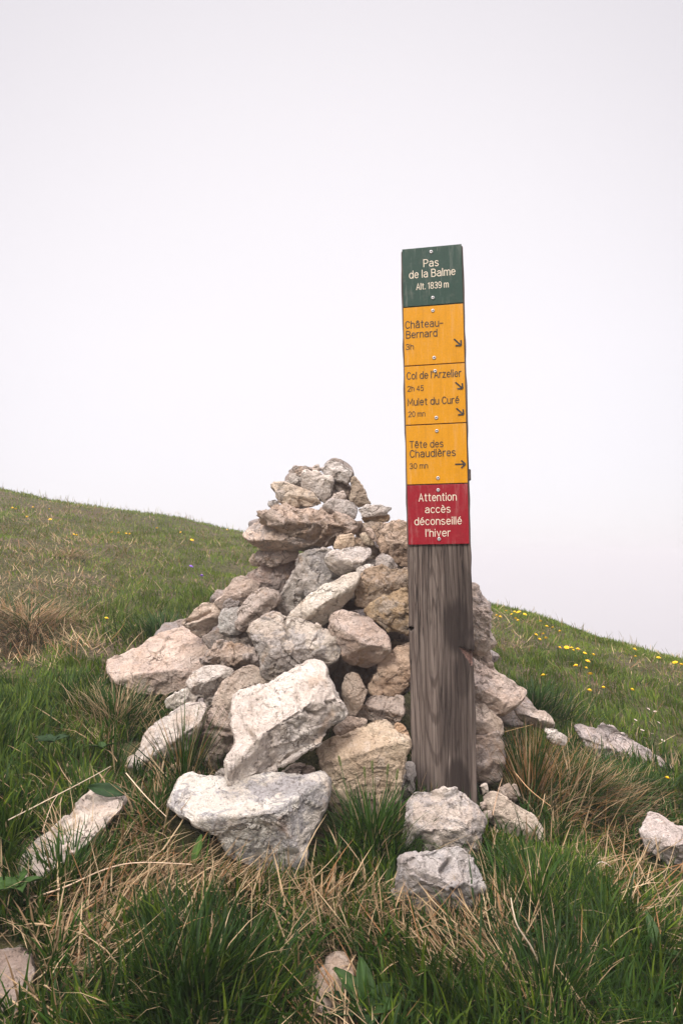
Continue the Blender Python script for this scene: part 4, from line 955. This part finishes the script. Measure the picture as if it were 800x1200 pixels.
tussock('grass_tussock', 'grass tuft hiding the lower edge of the low slab on the right', 'tussock', 735, 935, None, 700, .15, .11, .0030, .88, .4)
tussock('grass_tussock', 'thin straw wisps lying over the pale slab at left', 'tussock', 92, 1012, None, 260, .07, .12, .0024, .35, .7, fan=2.4)
tussock('grass_tussock', 'short green tuft against the lower side of the pale slab at left', 'tussock', 75, 1048, None, 420, .07, .10, .0030, .85, .3)
def ridge_stalks(n):
    x, y = scatter(n, 3.5, 8.5, R_(40)); L = RNG.uniform(.05, .12, n)
    straw_parts.append(blades(x, y, L, RNG.uniform(0, 6.28, n), np.abs(RNG.normal(.1, .15, n)), RNG.uniform(0, .8, n), np.full(n, .0036), mixc(STRAW_A, np.array([.22, .25, .06]), RNG.random(n)), 3))
ridge_stalks(1100)
g_o = pack('grass', green_parts, M_BLADE); tag(g_o, 'green mountain turf mixed with dry blades covering the slope', 'grass', kind='stuff')
s_o = pack('dry_grass', straw_parts, M_STRAW); tag(s_o, 'flattened dry straw lying in mats over the turf', 'dry grass', kind='stuff')

# ------------------------------------------------------------------ flowers, stalks, leaves
def flower(name, label, cat, group, x, y, size, mat, petals):
    P = hit(x, y, .055 if petals else .04); g = float(ground(P[0], P[1])); h = P[2]-g
    root = empty(name, (P[0], P[1], g)); tag(root, label, cat, group)
    bm = bmesh.new()
    for k in range(10):
        for lay, (r0, up) in enumerate(((1.0, .15), (.6, .45))):
            a = k*2*math.pi/10 + lay*.3 + random.uniform(-.1, .1); s = size/2*r0
            c, q = math.cos(a), math.sin(a); w = size*.12
            v = [bm.verts.new((0, 0, size*.02)), bm.verts.new((c*s*.6-q*w, q*s*.6+c*w, s*up)), bm.verts.new((c*s, q*s, s*up*1.2)), bm.verts.new((c*s*.6+q*w, q*s*.6-c*w, s*up))]
            bm.faces.new(v)
    if petals: bmesh.ops.create_icosphere(bm, subdivisions=1, radius=size*.30, matrix=Matrix.Translation((0, 0, size*.10)) @ Matrix.Diagonal((1, 1, .7, 1)))
    o = bm_obj('blossom', bm, mat, root); o.location = (0, 0, h); o.rotation_euler = (random.uniform(.1, .6), random.uniform(-.3, .3), random.uniform(0, 6))
    bm = bmesh.new(); bmesh.ops.create_cone(bm, cap_ends=True, segments=5, radius1=.0016, radius2=.0012, depth=h, matrix=Matrix.Translation((0, 0, h/2)))
    bm_obj('stem', bm, M_STEM, root)
YR = [(592.5,716),(581.5,721.5),(585.5,723),(599,720),(602.5,717.5),(606,718),(608,717),(614.5,720),(604,725),(606.5,727.5),(632.7,728),(640,734),(647,735.5),(655.5,740),(627.5,744),(636,743),(639,748),(631.5,749.5),(655.5,759),(663.5,759),(669,759.5),(671,762),(676.5,761),(674,780),(636,791.5),(684.6,765.5),(694.5,767.5),(688,775),(686,783),(674.5,780.5),(691,790),(706.5,806),(690,809.5),(740,808.5),(744,769.5),(743,761),(790.5,776.5),(797.5,779),(771,771)]
for x, y in YR: flower('flower', 'small yellow meadow flower on the right slope', 'flower', 'yellow flowers scattered on the right slope', x, y, random.uniform(.019, .029), M_YFLOW, True)
YL = [(15,595.5),(19,596.5),(39,594.5),(32,606),(58,596.5),(59,609),(90,627.5),(87,626.5),(139,624.5),(148,625.5),(152.5,626),(131,624),(184,619),(212,624),(225,633),(266,621)]
for x, y in YL: flower('flower', 'small yellow meadow flower on the left slope', 'flower', 'yellow flowers scattered on the left slope', x, y, random.uniform(.022, .034), M_YFLOW, True)
flower('flower', 'lone yellow flower near the foot of the left slope', 'flower', None, 125, 724.5, .018, M_YFLOW, True)
flower('flower', 'single orange yellow flower at the tip of the low slab on the right', 'flower', None, 781, 912, .018, M_YFLOW, True)
flower('flower', 'higher of the two violet flowers left of the cairn', 'flower', 'violet flowers left of the cairn', 224, 664, .030, M_VFLOW, True)
flower('flower', 'lower of the two violet flowers left of the cairn', 'flower', 'violet flowers left of the cairn', 236.5, 675, .030, M_VFLOW, True)
for x, y in [(759,831),(767,834),(744,844),(758,840),(771,847),(752,856),(763.5,860),(755,865),(789,884),(788,876),(776,868)]:
    flower('seed_head', 'pale dry seed head above the low slab on the right', 'seed head', 'dry seed heads on the right slope', x, y, .014, M_SEED, False)

def tube(name, pts, r, mat, label, cat='stalk', group=None, color=STRAW_B):
    """a thin dry stalk through photo points (x, y, height above turf)"""
    W = [Vector(hit(x, y, h)) for x, y, h in pts]
    # smooth
    Q = []
    for k in range(len(W)-1):
        p0, p1, p2, p3 = W[max(k-1, 0)], W[k], W[k+1], W[min(k+2, len(W)-1)]
        for s in range(6):
            t = s/6; Q.append(.5*((2*p1)+(p2-p0)*t+(2*p0-5*p1+4*p2-p3)*t*t+(3*p1-p0-3*p2+p3)*t**3))
    Q.append(W[-1]); c0 = Q[0].copy()
    V, Fq = [], []
    for k, p in enumerate(Q):
        tg = (Q[min(k+1, len(Q)-1)]-Q[max(k-1, 0)]).normalized(); a = tg.cross(Vector((0, .3, 1))).normalized(); b = tg.cross(a)
        rr_ = r*.62*(1-.45*k/len(Q))
        for q in range(5): V.append(p-c0+(a*math.cos(q*1.2566)+b*math.sin(q*1.2566))*rr_)
    for k in range(len(Q)-1):
        for q in range(5): Fq.append([k*5+q, k*5+(q+1) % 5, k*5+5+(q+1) % 5, k*5+5+q])
    V = np.array([v[:] for v in V]); col = np.repeat(np.array(color)[None], len(V), 0)*RNG.uniform(.92, 1.08, (len(V), 1))
    o = mesh_np(name, V, np.array(Fq), mat, colors=col); o.location = c0
    tag(o, label, cat, group); return o
tube('dry_stalk', [(634,1136,.02),(622,1110,.06),(605,1083,.10),(598,1052,.13)], .0024, M_STRAW, 'bright curved straw stalk standing in the grass at lower right', color=(.74,.60,.44))
tube('dry_stalk', [(28,1055,.03),(75,1040,.05),(120,1020,.06),(160,1011,.07),(225,1013,.07)], .0022, M_STRAW, 'long arched straw stalk lying over the grass at lower left', color=(.60,.44,.30))
tube('dry_stalk', [(10,961,.05),(55,938,.06),(105,912,.07),(130,898,.06)], .0018, M_STRAW, 'straight straw stalk pointing up to the lower left stone', color=(.62,.50,.36))
tube('dry_stalk', [(148,906,.09),(170,932,.09),(195,957,.07)], .0018, M_STRAW, 'thin straw stalk slanting down from the lower left stone', color=(.62,.47,.32))
tube('dry_stalk', [(50,975,.02),(60,945,.05),(69,930,.07)], .0016, M_STRAW, 'short straw stalk beside the pale slab at left', color=(.60,.44,.30))
tube('dry_stalk', [(691,1020,.06),(703,1010,.08),(716,1016,.06)], .0015, M_STRAW, 'small bent pale stalk in the grass at right', color=(.70,.60,.50))
tube('dry_stalk', [(737,1053,.03),(740,1038,.06),(743,1022,.09)], .0017, M_STRAW, 'right of two short white stalks crossing in a V', color=(.72,.64,.54))
tube('dry_stalk', [(736,1048,.03),(733,1036,.05),(731,1024,.08)], .0013, M_STRAW, 'left of two short white stalks crossing in a V', color=(.72,.64,.54))
tube('dry_stalk', [(560,868,.12),(590,858,.14),(624,849,.15)], .0022, M_STRAW, 'straw stalk leaning across the streaked block behind the tussock', color=(.58,.38,.18))
tube('dry_stalk', [(602,904,.09),(620,925,.09),(645,945,.07)], .0020, M_STRAW, 'orange straw stalk bent down across the tussock', color=(.55,.33,.17))
tube('dry_stalk', [(577,955,.05),(582,932,.08),(588,912,.11)], .0017, M_STRAW, 'reddish straw stalk rising in front of the reddish brown stone', color=(.50,.32,.20))
tube('dry_stalk', [(630,962,.05),(635,945,.09),(638,930,.11)], .0017, M_STRAW, 'upright orange straw stalk at the edge of the cream slab', color=(.56,.38,.22))

def leaf_bm(L, W, bend, cup, col):
    nL, nW = 12, 6; V, Fq, C = [], [], []
    for i in range(nL+1):
        t = i/nL; w = W/2*(math.sin(math.pi*min(1, t*.96+.02))**.75)*(1-.25*t)
        x = L*t; z = bend*L*t*t
        for j in range(nW+1):
            s = j/nW*2-1
            V.append((x, w*s, z+cup*W*abs(s)**1.4 + .02*W*math.sin(t*22+abs(s)*3)))
            C.append(np.array(col)*(1.35 if abs(s) < .12 else 1))
    for i in range(nL):
        for j in range(nW): Fq.append([i*(nW+1)+j, (i+1)*(nW+1)+j, (i+1)*(nW+1)+j+1, i*(nW+1)+j+1])
    return np.array(V), np.array(Fq), np.array(C)
def plant(label, x, y, leaves, h=.02):
    P = hit(x, y, h); root = empty('broadleaf_plant', (P[0], P[1], P[2]))
    tag(root, label, 'plant', 'broad leaved plants')
    for az, el, L, W, bend, col, *roll in leaves:
        V, Fq, C = leaf_bm(L, W, bend, .18, col)
        o = mesh_np('leaf', V, Fq, M_LEAF, root, colors=C)
        o.rotation_euler = Euler((roll[0] if roll else random.uniform(-.35, .35), -R_(el), R_(az)))
        so = o.modifiers.new('thick', 'SOLIDIFY'); so.thickness = .0008
LG = (.026, .056, .011); LD = (.016, .038, .010)
plant('single large oval leaf lying on the pale slab at left', 146, 932, [(172, 12, .074, .030, -.12, LD, -.7)], .06)
plant('three leaved plant under the cracked grey boulder', 507, 1083, [(165, 20, .050, .034, -.3, LG), (235, 15, .045, .032, -.2, LG), (300, 10, .045, .034, -.2, LD), (30, 40, .04, .022, -.5, LG)], .02)
plant('leafy rosette beside the tan stone in the path', 430, 1185, [(135, 45, .065, .030, -.4, LG), (165, 25, .060, .030, -.3, LD), (95, 60, .06, .028, -.4, LG), (40, 40, .05, .028, -.4, LD), (210, 20, .055, .032, -.2, LD), (270, 20, .05, .03, -.2, LD), (330, 30, .05, .03, -.2, LG)], .02)
plant('pointed upright leaf in the grass in front of the white boulder', 228, 1018, [(80, 75, .050, .018, -.3, (.05, .10, .016)), (20, 50, .03, .012, -.3, LG)], .03)
plant('plant with a pale pointed leaf in the grass at lower right', 770, 1116, [(95, 70, .055, .022, -.3, (.05, .09, .03)), (150, 40, .05, .018, -.4, LG), (300, 30, .05, .02, -.3, LG)], .04)
plant('bright green leafy plant at the lower left in front of the slab', 18, 1042, [(a, 35, .035, .024, -.4, (.030, .065, .012)) for a in (20, 95, 170, 240, 310)], .05)
plant('dark leafy plant in the turf left of the long pale stone', 60, 870, [(a, 35, .034, .020, -.4, LD) for a in (10, 60, 120, 180, 240, 300)], .06)
plant('small leafy plant just left of the long pale stone tip', 120, 878, [(a, 40, .026, .018, -.4, LG) for a in (30, 110, 200, 290)], .05)
plant('pale green leaf tuft in the right hand tussock', 730, 930, [(95, 78, .06, .010, -.2, (.10, .16, .025)), (60, 65, .05, .010, -.3, (.10, .16, .025)), (130, 70, .045, .009, -.2, (.10, .16, .025))], .02)

# fine seed heads on wiry stems in front of the square block
def spikelet(x, y, bx, by):
    T = Vector(hit(bx, by, .02)); tip = Vector(at(x, y, (T.y-.0)*CP+(T.z-EYE)*SP))
    root = empty('grass_spike', T); tag(root, 'wiry grass spike with a small green seed head before the square beige block', 'grass spike', 'grass spikes before the square block')
    d = tip-T; bm = bmesh.new()
    M = d.to_track_quat('Z', 'Y').to_matrix().to_4x4()
    bmesh.ops.create_cone(bm, cap_ends=True, segments=5, radius1=.0009, radius2=.0006, depth=d.length, matrix=M @ Matrix.Translation((0, 0, d.length/2)))
    bm_obj('stem', bm, M_STEM, root)
    bm = bmesh.new()
    for k in range(14):
        a = k*2.4; z = k*.0013
        bmesh.ops.create_icosphere(bm, subdivisions=1, radius=.0022, matrix=M @ Matrix.Translation((math.cos(a)*.0013, math.sin(a)*.0013, d.length-.008+z)) @ Matrix.Diagonal((.7, .7, 1.6, 1)))
    bm_obj('seed_head', bm, flat_material('green_seed', (.13, .14, .05), .7, .2), root)
for s in [(398,892,420,985),(427,905,432,990),(436,898,440,990),(454,902,448,990),(465,908,456,990),(376,935,405,990),(407,932,420,995)]: spikelet(*s)
